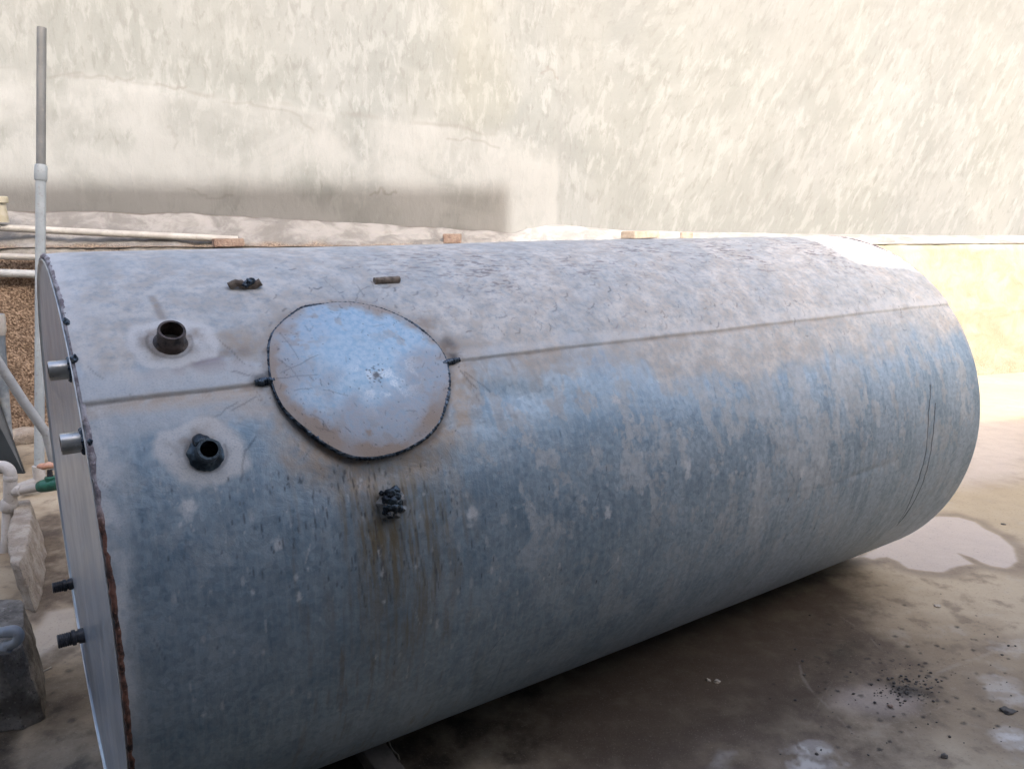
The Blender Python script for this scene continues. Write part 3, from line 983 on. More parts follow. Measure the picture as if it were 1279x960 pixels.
# --- fittings on the near end plate
def cap_pt(px, py):
    return Vector(on_plane(px, py, C0, AX))


ax_v = Vector(AX)
for px, py, ln, r_ in ((88, 461, .042, .0195), (104, 551, .042, .0205)):
    B0 = cap_pt(px, py) + ax_v * .004
    pts = [tuple(B0 - ax_v * z) for z in (0, .01, ln - .002, ln)]
    o = tube('galvanised_nipple', pts, [r_, r_, r_, r_ - .0015], M_NIP, tank, 36, hollow=.003)
    tube('bore', [tuple(B0 - ax_v * .005), tuple(B0 - ax_v * .006)], r_ - .002, M_BORE, o, 36)
    parts = []
    for k in range(26):
        an = 2 * math.pi * k / 26
        c = B0 - ax_v * .005 + (Vector(PR) * math.cos(an) + Vector((0, 0, 1)) * math.sin(an)) * (r_ + .002)
        rel = np.array(c) - C0
        if math.hypot(rel @ PR, rel[2]) < RAD - .013:
            parts.append(lump(c, random.uniform(.0035, .005), k + px, (1, 1, 1), 3, .25))
    link('weld_collar', mesh(*merge(parts)), M_WELD, o)
for px, py, ln, r_ in ((92, 728, .062, .017), (107, 792, .074, .0195)):
    B0 = cap_pt(px, py) + ax_v * .004
    prof = [(0, .9), (.10, .9), (.11, 1.06), (.30, 1.06), (.31, .86), (.38, .86), (.39, 1.12), (.52, 1.12), (.53, .9)]
    z = .55
    while z < .96:
        prof += [(z, .92), (z + .02, 1.0), (z + .045, 1.0), (z + .06, .92)]; z += .075
    prof += [(1.0, .86)]
    pts = [tuple(B0 - ax_v * ln * q) for q, _ in prof]
    o = tube('threaded_plug', pts, [r_ * k for _, k in prof], M_BLACKP, tank, 28)

# ------------------------------------------------------------------ SUPPORT, CORD UNDER THE TANK
c = ground(458, 938)
e = ground(480, 968)
tm = empty('timber_chock', (c[0], c[1], 0)); bpy.data.objects.remove(tm)
dirv = Vector((e - c)).normalized(); sidev = Vector((-dirv.y, dirv.x, 0))
o = rough_prism('timber_chock', [tuple(Vector(c) + dirv * -.10 + sidev * .035 + Vector((0, 0, .05))), tuple(Vector(c) + dirv * -.10 - sidev * .035 + Vector((0, 0, .05))),
                                 tuple(Vector(c) + dirv * .20 - sidev * .035 + Vector((0, 0, .05))), tuple(Vector(c) + dirv * .20 + sidev * .035 + Vector((0, 0, .05)))], .0, M_WOOD, None, 4, .003, .004)
tag(o, 'dark timber chock on the floor poking out from under the tank', 'timber')
pts = [tuple(ground(*q, .006)) for q in ((486, 926), (488, 932), (492, 938), (497, 942), (499, 948))]
o = tube('cord', pts, .0025, M_WIRE, None, 8)
tag(o, 'short pale cord on the dark floor beside the chock under the tank', 'cord', 'short cords on the floor')
pts = [tuple(ground(*q, .005)) for q in ((36, 845), (44, 843), (52, 839), (58, 836), (64, 833))]
o = tube('cord', pts, .003, M_WIRE, None, 8)
tag(o, 'short pale curved cord on the floor beside the rough grey block', 'cord', 'short cords on the floor')

# ------------------------------------------------------------------ GROUND
big = mesh([(-60, -60, -.006), (60, -60, -.006), (60, 60, -.006), (-60, 60, -.006)], [(0, 1, 2, 3)])
gm = mat_simple('bare_ground', (.24, .20, .155), (.34, .295, .24), 1.2, .9, 0, .3, 20)
tag(link('ground', big, gm, None, False), kind='structure')
gx = np.concatenate([np.linspace(-6, -2.4, 130), np.linspace(-2.4, 2.7, 900)[1:], np.linspace(2.7, 5.6, 190)[1:], np.linspace(5.6, 9, 40)[1:]])
gy = np.concatenate([np.linspace(-7, .9, 40), np.linspace(.9, 4.3, 640)[1:], np.linspace(4.3, 7.9, 230)[1:], np.linspace(7.9, 9.5, 12)[1:]])
X, Y = [q.ravel() for q in np.meshgrid(gx, gy, indexing='ij')]
g1 = fbm(X * 2.2 + 30, Y * 2.2 + 30, 101, 5); g2 = fbm(X * 9 + 30, Y * 9 + 30, 111, 4); g4 = fbm(X * 34 + 30, Y * 34 + 30, 131, 4); g3 = fbm(X * .9 + 30, Y * .9 + 30, 121, 4)
Zg = (g3 - .5) * .012 + (g2 - .5) * .004
gme = grid_mesh(np.stack([X, Y, np.maximum(Zg, -.0045)], -1), len(gx), len(gy))


def G_px(*pts):
    return np.array([ground(x, y)[:2] for x, y in pts])


wet_shade = np.zeros(X.shape); pale = wet_shade.copy(); dark = wet_shade.copy(); sand = wet_shade.copy(); gwhite = wet_shade.copy(); line = wet_shade.copy(); oil = wet_shade.copy(); rim = wet_shade.copy()
# damp, dirty concrete and painted shade in front of and below the tank, ragged edge towards the right
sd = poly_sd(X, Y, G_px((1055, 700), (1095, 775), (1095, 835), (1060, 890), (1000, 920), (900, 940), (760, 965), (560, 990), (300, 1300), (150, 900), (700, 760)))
wet_shade = np.maximum(wet_shade, .95 * sst(.10, -.10, sd + (g1 - .5) * .30 + (g2 - .5) * .08))
wet_shade = np.maximum(wet_shade, .9 * sst(1.35, 1.1, Y + (g1 - .5) * .3) * sst(4, 3, np.abs(X)))  # unseen floor nearer the camera, darkened to cut bounce light on the tank
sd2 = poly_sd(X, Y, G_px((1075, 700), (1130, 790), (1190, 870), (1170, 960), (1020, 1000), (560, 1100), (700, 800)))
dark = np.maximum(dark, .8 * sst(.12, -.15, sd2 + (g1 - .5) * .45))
# dried cement wash with a dark tide line
patch = [(x / 2.526 + 880, y / 2.526 + 580) for x, y in ((440, 318), (480, 290), (530, 300), (575, 292), (610, 305), (645, 328), (700, 335), (750, 338), (800, 322), (850, 315), (815, 292), (800, 280), (835, 292), (870, 308), (905, 320), (950, 328), (985, 305), (968, 262), (925, 225), (880, 205), (850, 182), (800, 168), (740, 165), (690, 178), (600, 230))]
sdp = poly_sd(X, Y, G_px(*patch)) + (g1 - .5) * .05 + (g2 - .5) * .03
pale = np.maximum(pale, .95 * sst(.012, -.012, sdp))
rim = np.maximum(rim, .55 * sst(.07, .0, np.abs(sdp - .03) + (g2 - .5) * .03) * sst(-.01, .015, sdp))
pale = np.maximum(pale, .8 * sst(.25, -.1, poly_sd(X, Y, G_px((1180, 530), (1279, 528), (1279, 592), (1200, 600))) + (g1 - .5) * .3))
sand = np.maximum(sand, .85 * sst(.20, -.1, poly_sd(X, Y, G_px((1190, 612), (1330, 600), (1330, 668), (1240, 660), (1200, 650))) + (g1 - .5) * .3))
sand = np.maximum(sand, .8 * sst(5.3, 5.8, Y + (g1 - .5) * .3))
pale = np.maximum(pale, .05 * sst(5.3, 5.8, Y + (g1 - .5) * .4) * sst(2., 3., X))
# grey wash rings and white splashes in the foreground
pm = poly_sd(X, Y, G_px((1022, 868), (1040, 850), (1080, 848), (1130, 858), (1160, 872), (1150, 892), (1110, 900), (1060, 896), (1030, 885)))
pale = np.maximum(pale, .45 * sst(.03, -.06, pm + (g1 - .5) * .12))
for poly, val in ((((1240, 908), (1258, 904), (1279, 914), (1284, 930), (1262, 934), (1246, 926)), .85), (((1222, 842), (1250, 838), (1290, 866), (1300, 890), (1262, 880), (1232, 862)), .42),
                  (((990, 945), (1020, 936), (1060, 950), (1070, 975), (1000, 975)), .75), (((888, 932), (920, 925), (950, 938), (930, 955), (890, 952)), .30), (((1240, 810), (1290, 800), (1290, 830), (1262, 834)), .25)):
    sdq = poly_sd(X, Y, G_px(*poly))
    gwhite = np.maximum(gwhite, val * sst(.016, -.022, sdq + (g2 - .5) * .16 + (g4 - .5) * .07) * (.45 + .55 * sst(.35, .58, g4)))
    rim = np.maximum(rim, .22 * sst(.05, .0, np.abs(sdq - .03) + (g2 - .5) * .08))
for pts, w_, v_ in ((((998, 826), (1002, 844), (1012, 860), (1028, 876), (1048, 896), (1066, 915)), .006, .45), (((1010, 905), (1026, 872), (1042, 846)), .003, .25),
                    (((1150, 850), (1190, 832), (1230, 818), (1262, 804)), .010, .35), (((1100, 906), (1140, 896), (1180, 880)), .004, .3), (((960, 780), (1000, 795), (1060, 800)), .003, .25), (((1050, 770), (1080, 790), (1100, 810)), .004, .3)):
    seg_mask(line, X, Y, G_px(*pts), w_ * .55, v_ * .55)
line *= sst(.30, .62, g4)
for px, py, r_, v_ in ((1132, 860, .07, .75), (1110, 850, .04, .5), (1155, 866, .05, .55), (1075, 805, .05, .3), (1045, 815, .10, .35)):
    c = ground(px, py); blob(oil, X, Y, c, r_, r_, v_, .7, .0, px)
for k in range(120):
    px, py = random.gauss(1120, 75), random.gauss(850, 45)
    c = ground(px, py); r_ = random.uniform(.002, .008)
    blob(oil, X, Y, c, r_ * 1.6, r_ * 1.6, random.uniform(.5, .9), .4, .3, k)
# the left-hand gap: brown patch, light patch, painted plug shadow, spots
sdl = poly_sd(X, Y, G_px((47, 652), (62, 640), (76, 648), (100, 760), (72, 752), (62, 764), (46, 780), (34, 776)))
dark = np.maximum(dark, .9 * sst(.03, -.02, sdl + (g2 - .5) * .05))
sdl = poly_sd(X, Y, G_px((40, 825), (66, 808), (104, 798), (108, 806), (80, 822), (50, 845), (36, 860)))
dark = np.maximum(dark, .7 * sst(.015, -.015, sdl + (g2 - .5) * .03))  # cast shadow of the lower threaded plug, painted as a dark band
sdl = poly_sd(X, Y, G_px((40, 800), (58, 764), (96, 758), (104, 796), (70, 806), (44, 826)))
pale = np.maximum(pale, .40 * sst(.02, -.02, sdl + (g2 - .5) * .05)); sand = np.maximum(sand, .5 * sst(.02, -.02, sdl + (g2 - .5) * .05))
sdl = poly_sd(X, Y, G_px((28, 860), (46, 850), (44, 880), (26, 930), (18, 980), (0, 980), (10, 900)))
wet_shade = np.maximum(wet_shade, .75 * sst(.015, -.02, sdl + (g2 - .5) * .04))
sdl = poly_sd(X, Y, G_px((-80, 860), (26, 860), (30, 900), (14, 1000), (-80, 1000)))
wet_shade = np.maximum(wet_shade, .95 * sst(.03, -.03, sdl + (g2 - .5) * .08))  # deep shade in front of the rough block, painted near black
sdl = poly_sd(X, Y, G_px((40, 850), (120, 835), (150, 990), (20, 1000)))
wet_shade = np.maximum(wet_shade, .6 * sst(.08, -.10, sdl + (g2 - .5) * .22))
sdl = poly_sd(X, Y, G_px((60, 850), (110, 845), (120, 900), (60, 910)))
dark = np.maximum(dark, .5 * sst(.04, -.06, sdl + (g1 - .5) * .15))
for px, py, rx in ((72, 888, .035), (90, 900, .02), (66, 866, .012), (55, 878, .015), (95, 958, .05), (86, 838, .02)):
    blob(oil, X, Y, ground(px, py), rx, rx * 1.1, .6, .5, .2, px)
attr(gme, 'stain_a', (wet_shade, pale, dark, sand)); attr(gme, 'stain_b', (gwhite, line, oil, rim))
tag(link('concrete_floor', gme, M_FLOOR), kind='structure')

# gravel and stones
def stone_geo(c, r, seed, flat=.6):
    return lump((c[0], c[1], r * flat * .5), r, seed, (1, random.uniform(.6, 1), flat), 1 if r < .007 else 2, .6, 1.3)


parts = []
for k in range(230):
    if k < 140: px, py = random.gauss(1130, 24), random.gauss(860, 9)
    elif k < 200: px, py = random.gauss(1130, 75), random.gauss(842, 40)
    else: px, py = random.uniform(880, 1279), random.uniform(740, 958)
    parts.append(stone_geo(ground(px, py), random.choice([.0018, .002, .0025, .003, .004, .0055]), k))
tag(link('gravel', mesh(*merge(parts)), M_STONE, None, False), 'dark gravel grains scattered over the stained floor in front of the tank', 'gravel', None, 'stuff')
for px, py, r_, m_, lab, fl in ((1258, 888, .020, M_STONE, 'dark flat stone lying beside the white splash on the floor', .35), (1179, 945, .009, M_STONE, 'small brown round stone alone near the front of the floor', .8),
                                (1171, 757, .014, M_PEBB, 'pale flat stone on the bare tan floor below the dried wash patch', .35), (896, 852, .009, M_PEBB, 'right one of two pale pebbles on the dark floor below the tank', .8),
                                (885, 850, .007, M_PEBB, 'left smaller one of two pale pebbles on the dark floor below the tank', .8), (1253, 655, .012, M_STONE, 'dark chip on the sandy floor at the right beyond the wash patch', .4),
                                (1112, 882, .008, M_BRICK, 'reddish chip on the grey ring just below the heap of gravel', .6)):
    v_, f_ = lump((*ground(px, py)[:2], r_ * fl * .5), r_, px, (1, .8, fl), 3, .6, 1.5)
    tag(link('stone', mesh(v_, f_), m_, None), lab, 'stone', 'loose stones on the floor')

# ------------------------------------------------------------------ WALL AND PLINTH
W0 = ground(30, 548); W1 = ground(1255, 466)
WD = (W1 - W0) / np.linalg.norm(W1 - W0); WN = np.array([WD[1], -WD[0], 0.0])     # WN faces the yard
DEPTH = .35
wall_len0, wall_len1, wall_h = -4.0, 13.5, 4.6


def wall_uv(px, py, off=DEPTH):
    p = on_plane(px, py, W0 - WN * off, WN)
    return (p - W0) @ WD, p[2]


ww = np.concatenate([np.linspace(wall_len0, -.5, 40), np.linspace(-.5, 9.2, 1100)[1:], np.linspace(9.2, wall_len1, 40)[1:]]); wz = np.concatenate([np.linspace(.9, 3.6, 300), np.linspace(3.6, wall_h, 40)[1:]])
Wg, Zw = [q.ravel() for q in np.meshgrid(ww, wz, indexing='ij')]
jw = wall_uv(697, 150)[0]                                   # where two coats of render meet
shear = .36 * sst(jw - .1, jw + 1.2, Wg) + .05
bulge = (fbm(Wg * 1.1 + 40, Zw * 1.1 + 40, 201, 4) - .5) * .045 + (fbm(Wg * 5 + 40 - Zw * 5 * shear, Zw * 2 + 40, 211, 4) - .5) * .022
bulge += .012 * sst(-.03, .03, jw - Wg) * sst(2.4, 2.2, Zw - .1 * (fbm(Wg * 2, Wg * 0, 3, 3) - .5))
# the thicker lower coat at the left with its wavy upper edge
ul = np.interp(Wg, [wall_uv(x, 0)[0] for x in (0, 80, 200, 330, 420, 560, 690)], [wall_uv(x, y)[1] for x, y in ((0, 80), (80, 95), (200, 110), (330, 128), (420, 145), (560, 160), (690, 182))])
ul = ul + .08 * (fbm(Wg * 3 + 9, Wg * 0 + 2, 5, 4) - .5)
lc = sst(.05, -.05, Zw - ul + .10 * (fbm(Wg * 5, Zw * 5, 262, 4) - .5)) * sst(.03, -.03, Wg - jw)
bulge += .005 * lc * sst(.35, .6, fbm(Wg * 2 + 7, Zw * 2, 261, 3))
bulge *= .3 + .7 * sst(1.45, 1.9, Zw)
Pw = W0[None] - WN[None] * DEPTH + WD[None] * Wg[:, None] + WN[None] * bulge[:, None] + ZV[None] * Zw[:, None]
wme = grid_mesh(Pw, len(ww), len(wz))
wn1 = fbm(Wg * 3 + 20, Zw * 3 + 20, 221, 4)
yel = .22 * sst(.42, .62, fbm(Wg * 1.2 + 20, Zw * .5 + 20, 231, 4)) + .55 * sst(.55, .1, np.abs(Wg - jw + .65 + (wn1 - .5) * .6)) * sst(1.9, 2.3, Zw)
greyc = .30 * sst(jw - .1, jw + .3, Wg + (wn1 - .5) * .2) * sst(.45, .65, fbm(Wg * 1.6 + 60, Zw * .8 + 60, 241, 4)) + .25 * sst(2.4, 3.2, Zw)
greyc = np.maximum(greyc, .5 * sst(.05, .0, np.abs(Wg - jw - .03 + (wn1 - .5) * .08)))
rg = .75 * lc * sst(.35, .6, wn1 + .15)
cr = .35 * sst(.022, .0, np.abs(Zw - ul) + (wn1 - .5) * .03) * sst(.4, .6, fbm(Wg * 4 + 3, Zw * 4, 7, 3)) * sst(.03, -.03, Wg - jw)
for pts in (((676, 92), (682, 84), (690, 90), (697, 102)), ((60, 96), (100, 92), (140, 100), (178, 99)), ((196, 106), (222, 112), (236, 107)), ((280, 128), (330, 132), (372, 146), (398, 172)),
            ((236, 238), (262, 246), (300, 243)), ((465, 245), (478, 236), (486, 243), (498, 240)), ((210, 160), (222, 170), (216, 190)), ((560, 172), (596, 176), (626, 186)), ((1165, 60), (1160, 88), (1166, 110))):
    q = []
    for a_, b_ in zip(pts[:-1], pts[1:]):
        for k in (0, .2, .4, .6, .8):
            q.append(np.array(wall_uv(a_[0] + (b_[0] - a_[0]) * k + random.gauss(0, 1.6), a_[1] + (b_[1] - a_[1]) * k + random.gauss(0, 1.6))))
    seg_mask(cr, Wg, Zw, q, .006, random.uniform(.25, .5))
attr(wme, 'stain_a', (np.clip(yel, 0, 1), np.clip(greyc, 0, 1), rg, cr))
uvl = wme.uv_layers.new(name='UVMap')
li = np.empty(len(wme.loops), np.int32); wme.loops.foreach_get('vertex_index', li)
uu = Wg - shear * (Zw - 2)
uvl.data.foreach_set('uv', np.stack([uu[li], Zw[li]], -1).astype(np.float32).ravel())
wall = link('rendered_wall', wme, M_PLASTER); fix_normals(wme)
tag(wall, 'tall pale cement rendered wall behind the tank with blotchy trowel marks', 'wall')
mod = wall.modifiers.new('thickness', 'SOLIDIFY'); mod.thickness = .22
ctr_n = np.array(wme.polygons[1000].normal[:]) @ WN
mod.offset = -1 if ctr_n > 0 else 1

# plinth: pebbledash face at the left, cream render at the right, haunched top that dies into the wall
pw = np.linspace(wall_len0, wall_len1, 760)
zf = np.interp(pw, [-1, 1, 6, 8.2, 14], [1.275, 1.27, 1.235, 1.225, 1.22])
zj = np.interp(pw, [wall_uv(x, y)[0] for x, y in ((-60, 262), (0, 262), (240, 265), (440, 277), (640, 290), (690, 279), (770, 287), (1000, 292), (1279, 294))],
               [wall_uv(x, y)[1] for x, y in ((-60, 262), (0, 262), (240, 265), (440, 277), (640, 290), (690, 279), (770, 287), (1000, 292), (1279, 294))])
zj = np.maximum(zj, zf + .015)
prof_n = 150
t_face = 90
rows = []
rnd = .03
for i in range(prof_n):
    if i < t_face:
        k = i / (t_face - 1)
        rows.append((0.0, k, 0))
    else:
        k = (i - t_face + 1) / (prof_n - t_face)
        rows.append((k, 1, 1))
Kd = np.array([r[0] for r in rows]); Kz = np.array([r[1] for r in rows]); Hm = np.array([r[2] for r in rows], float)
PWg = np.repeat(pw, prof_n); KD = np.tile(Kd, len(pw)); KZ = np.tile(Kz, len(pw)); HM = np.tile(Hm, len(pw))
ZF = np.repeat(zf, prof_n); ZJ = np.repeat(zj, prof_n)
dep = KD * (DEPTH + .03)
zz = np.where(HM > 0, ZF + (ZJ - ZF) * sst(0, 1, KD * .9 + .1 * KD ** 2), KZ * ZF)
edge_r = np.exp(-((zz - ZF) / .03) ** 2) * (HM == 0)
leftness = sst(jw + .15, jw - .35, PWg)
pn = fbm(PWg * 6 + 70, (zz + dep) * 6 + 70, 301, 5); pn2 = fbm(PWg * 26 + 70, (zz + dep) * 26 + 70, 311, 3)
offn = (pn - .5) * (.03 + .05 * leftness * HM) + (pn2 - .5) * (.006 + .012 * leftness)
zz = zz + HM * (offn * 1.0) * np.clip((1 - KD) * 3, 0, 1) * np.clip(KD * 6, .3, 1)
outw = -dep + (1 - HM) * (offn - .02 * edge_r)
Pp = W0[None] + WD[None] * PWg[:, None] + WN[None] * outw[:, None] + ZV[None] * zz[:, None]
pme = grid_mesh(Pp, len(pw), prof_n)
peb = leftness * (1 - HM) * sst(1.255, 1.215, zz + (pn - .5) * .12)
pebh = leftness * HM * sst(.30, .08, KD + (pn - .5) * .7) * .85
crk = .35 * leftness * sst(.010, .003, np.abs(pn - .5)) * HM * sst(.5, .1, KD) + .8 * sst(.85, .88, KD) * sst(jw, jw - .5, PWg) * sst(.25, .5, fbm(PWg * 2.5, PWg * 0 + 4, 9, 3))
foot_d = (1 - leftness) * (1 - HM) * sst(.35, .02, zz + (pn - .5) * .5) * .6
yl = (1 - leftness) * np.where(HM > 0, .25 + .3 * sst(.4, .1, KD), 1.0)
attr(pme, 'stain_a', (yl, np.maximum(np.maximum(peb, pebh), foot_d * .5), HM * (1 - pebh), np.clip(crk, 0, 1)))
plinth = link('plinth', pme, M_PLINTH, wall); fix_normals(pme)
plinth['label'] = 'projecting foot of the wall, brown pebbledash at the left, cream at the right'
# broken strip of concrete along its foot
foot = []
n_ = 60
for i in range(n_ + 1):
    q = W0 + WD * (-1.6 + i * .05)
    foot.append(q + WN * (.14 + .05 * mnoise.noise(Vector((i * .35, 0, 0)))))
back = [W0 + WD * (-1.6 + i * .05) - WN * .02 for i in range(n_, -1, -1)]
rough_prism('footing', [(*q[:2], .075) for q in foot] + [(*q[:2], .085) for q in back], -.002, M_KERB, wall, 3, .016, .012, 9)

# bricks left on the haunch
def brick(px, py, L_, W_, H_, rot, mat, lab, off=.12, cat='brick', tilt=0.0):
    p = on_plane(px, py, W0 - WN * off, WN)
    bm = bmesh.new(); bmesh.ops.create_cube(bm, size=1)
    for v in bm.verts: v.co = Vector((v.co.x * L_, v.co.y * W_, v.co.z * H_))
    bmesh.ops.bevel(bm, geom=bm.edges[:], offset=.004, segments=2, affect='EDGES')
    bmesh.ops.subdivide_edges(bm, edges=bm.edges[:], cuts=3, use_grid_fill=True)
    for v in bm.verts: v.co += v.co.normalized() * mnoise.noise(v.co * 30 + Vector((px, 0, 0))) * .006
    m_ = bpy.data.meshes.new('m'); bm.to_mesh(m_); bm.free()
    o = link('brick', m_, mat, None, True); sharp(o, 40)
    o.location = p; o.rotation_euler = (0, tilt, math.atan2(WD[1], WD[0]) + rot)
    tag(o, lab, cat, 'bricks on the plinth top')
    return o


brick(285, 303, .20, .10, .055, .25, M_BRICK, 'reddish brick carrying the right end of the white pipe on the plinth', .03)
brick(565, 298, .13, .09, .07, -.3, M_BRICK, 'reddish broken brick on the shaded plinth top behind the tank', .08)
brick(800, 293, .36, .13, .055, .55, M_PALEB, 'pale brick with shaded end on the sunlit plinth top behind the tank', .08)
brick(858, 294, .10, .08, .05, -.5, M_PALEB, 'small pale brick end at the right of the longer sunlit brick', .08)

# ------------------------------------------------------------------ PIPES AT THE LEFT
# tall upright
b_ = at_y(49, 592, 4.05); t_ = at_y(52, 35, 4.42)
pole = empty('upright_pipe', (b_[0], b_[1], 0)); bpy.context.view_layer.update()
tag(pole, 'tall thin grey upright pipe with a collar, leaning slightly before the wall', 'pipe')
bv, tv = Vector(b_), Vector(t_)
cpl = at_y(52, 216, 4.05 + .37 * (592 - 216) / 557)
kk = (Vector(cpl) - bv).length / (tv - bv).length
tube('lower_length', [bv, bv.lerp(tv, kk)], .0245, M_POLE, pole, 24)
tube('upper_length', [bv.lerp(tv, kk), tv], .0225, M_POLEU, pole, 24, hollow=.003)
tube('collar', [bv.lerp(tv, kk - .018), bv.lerp(tv, kk - .014), bv.lerp(tv, kk + .014), bv.lerp(tv, kk + .018)], [.027, .031, .031, .027], M_POLE, pole, 24)
base_dir = Vector(at_y(20, 602, 4.0)) - bv
tube('foot_elbow', [bv + Vector((0, 0, .05)), bv + Vector((0, 0, .02))] + [tuple(q) for q in arc_pts(bv + Vector((0, 0, .05)), bv - Vector((0, 0, .04)), bv - Vector((0, 0, .04)) + base_dir, .035, 6)] +
     [tuple(bv - Vector((0, 0, .04)) + base_dir * .9)], .030, M_PVCD, pole, 20)

# loose pipes along the plinth
def wall_pipe(name, pa_, pb_, off, r_, mat, lab):
    p, q = Vector(on_plane(*pa_, W0 + WN * off, WN)), Vector(on_plane(*pb_, W0 + WN * off, WN))
    root = tube(name, [p.lerp(q, i / 12) + Vector((0, 0, -.012 * math.sin(math.pi * i / 12))) for i in range(13)], r_, mat, None, 20)
    return tag(root, lab, 'pipe', 'pipes along the plinth')


wall_pipe('wall_pipe', (-420, 258), (297, 299), -.06, .023, M_PVC, 'long white pipe lying on top of the plinth, ending on the reddish brick')
wall_pipe('wall_pipe', (-420, 300), (66, 322), .06, .020, M_PVC, 'thin white pipe along the plinth face, upper of the two behind the upright pipe')
wall_pipe('wall_pipe', (-420, 320), (68, 343), .06, .026, M_PVCG, 'thicker grey pipe along the plinth face, lower of the two behind the upright pipe')
# cream tap body at the frame's edge
tp = on_plane(3, 258, W0 + WN * -.05, WN)
ct = empty('cream_fitting', tuple(tp)); bpy.context.view_layer.update()
tag(ct, 'cream capped pipe fitting on the plinth at the left edge of the picture', 'pipe fitting')
tpv = Vector(tp)
tube('body', [tpv + Vector((-.02, 0, -.10)), tpv + Vector((-.02, 0, -.02)), tpv + Vector((-.02, 0, .03))], [.045, .04, .038], M_CREAM, ct, 24)
tube('cap', [tpv + Vector((-.02, 0, .02)), tpv + Vector((-.02, 0, .025)), tpv + Vector((-.02, 0, .06)), tpv + Vector((-.02, 0, .065))], [.05, .055, .055, .045], M_CREAM, ct, 24)

# diagonal grey pipe
dpts = [at_y(-190, 150, 3.05), at_y(0, 456, 3.4), at_y(30, 502, 3.45), at_y(58, 541, 3.5)]
el = arc_pts(dpts[2], dpts[3], at_y(67, 572, 3.52), .06, 8)
o = tube('diagonal_pipe', [tuple(dpts[0]), tuple(dpts[1]), tuple(dpts[2])] + [tuple(q) for q in el] + [tuple(at_y(69, 585, 3.52))], .0205, M_PVCG, None, 24)
tag(o, 'grey pipe running diagonally down to an elbow beside the tank end', 'pipe')

# bluish pipe at the frame edge with its connector
bp0 = empty('blue_grey_pipe', tuple(at_y(6, 545, 4.3))); bpy.context.view_layer.update()
tag(bp0, 'blue grey upright pipe with a pale connector at the left edge', 'pipe')
tube('pipe_length', [tuple(at_y(x, y, 4.55)) for x, y in ((-1, 392), (1, 430), (4, 470), (7, 510), (10, 545), (13, 583))], .025, M_BLUEP, bp0, 20)
tube('connector', [tuple(at_y(x, y, 4.55)) for x, y in ((-1, 392), (-1, 398), (0, 412), (0, 418))], [.028, .033, .033, .028], M_PVC, bp0, 20)

# black leaning sheet
y_ = 4.40
sh = [at_y(-60, 415, y_ + .12), at_y(-4, 498, y_ + .1), at_y(31, 592, y_), at_y(-60, 592, y_)]
bm = bmesh.new()
fv = [bm.verts.new(tuple(p)) for p in sh]; bk = [bm.verts.new(tuple(p + np.array([-.005, .022, 0]))) for p in sh]
bm.faces.new(fv); bm.faces.new(list(reversed(bk)))
for i in range(4): bm.faces.new((fv[i], bk[i], bk[(i + 1) % 4], fv[(i + 1) % 4]))
bmesh.ops.recalc_face_normals(bm, faces=bm.faces); bmesh.ops.bevel(bm, geom=bm.edges[:], offset=.004, segments=2, affect='EDGES')
m_ = bpy.data.meshes.new('m'); bm.to_mesh(m_); bm.free()
o = link('black_board', m_, M_BOARD, None, False)
tag(o, 'black board leaning behind the grey pipe elbows at the left edge', 'board')

# plumbing run: elbow, tee, drop pipe, branch with green valve
ya = 3.35
pl = empty('pipe_assembly', tuple(at_y(17, 625, ya))); bpy.context.view_layer.update()
tag(pl, 'dusty grey plumbing run with elbow, tee and green valve with orange handle', 'plumbing')
e0, e1, e2 = at_y(-420, 596, ya), at_y(13, 582, ya), at_y(13, 640, ya)
tube('elbow', [tuple(e0), tuple(at_y(-12, 583, ya))] + [tuple(q) for q in arc_pts(e0, e1, e2, .034, 8)] + [tuple(at_y(13, 597, ya))], .026, M_PVCD, pl, 24)
tube('elbow_rim', [tuple(at_y(13, y, ya)) for y in (593, 594, 599, 600)], [.026, .0285, .0285, .026], M_PVCD, pl, 24)
tube('tee', [tuple(at_y(13, y, ya)) for y in (598, 600, 626, 628)], [.025, .027, .028, .026], M_PVCD, pl, 24)
tube('reducer', [tuple(at_y(x, y, ya)) for x, y in ((12, 624), (11, 627), (10.5, 636), (10, 638))], [.028, .034, .034, .027], M_PVCD, pl, 24)
tube('drop_pipe', [tuple(at_y(10.5, 634, ya)), tuple(at_y(9, 670, ya - .02)), tuple(at_y(4, 710, ya - .06)), tuple(at_y(-6, 760, ya - .10)), tuple(at_y(-14, 800, ya - .12))], .024, M_PVCD, pl, 24)
tube('branch_pipe', [tuple(at_y(16, 613, ya)), tuple(at_y(34, 610.5, ya + .01)), tuple(at_y(50, 607.5, ya + .02))], .0205, M_PVCD, pl, 20)
tube('branch_socket', [tuple(at_y(17, 613.5, ya)), tuple(at_y(18, 613.5, ya)), tuple(at_y(25, 612, ya)), tuple(at_y(26, 612, ya))], [.021, .0245, .0245, .021], M_PVCD, pl, 20)
vp = [at_y(x, y, ya + .02) for x, y in ((48, 608), (50, 607.6), (57, 606), (66, 604.5), (76, 603), (78, 602.6))]
valve = tube('valve_body', [tuple(q) for q in vp], [.022, .026, .030, .030, .030, .022], M_GREEN, pl, 28)
vc = Vector(at_y(64, 604, ya + .02))
tube('valve_neck', [vc + Vector((0, 0, .01)), vc + Vector((0, 0, .033)), vc + Vector((0, 0, .036))], [.024, .024, .020], M_GREEN, valve, 24)
tube('valve_stem', [vc + Vector((0, 0, .03)), vc + Vector((0, 0, .05)), vc + Vector((0, 0, .066))], [.013, .012, .010], M_BLACKP, valve, 18)
hc = Vector(at_y(58.5, 581.5, ya + .02))
bm = bmesh.new(); bmesh.ops.create_uvsphere(bm, u_segments=32, v_segments=16, radius=1)
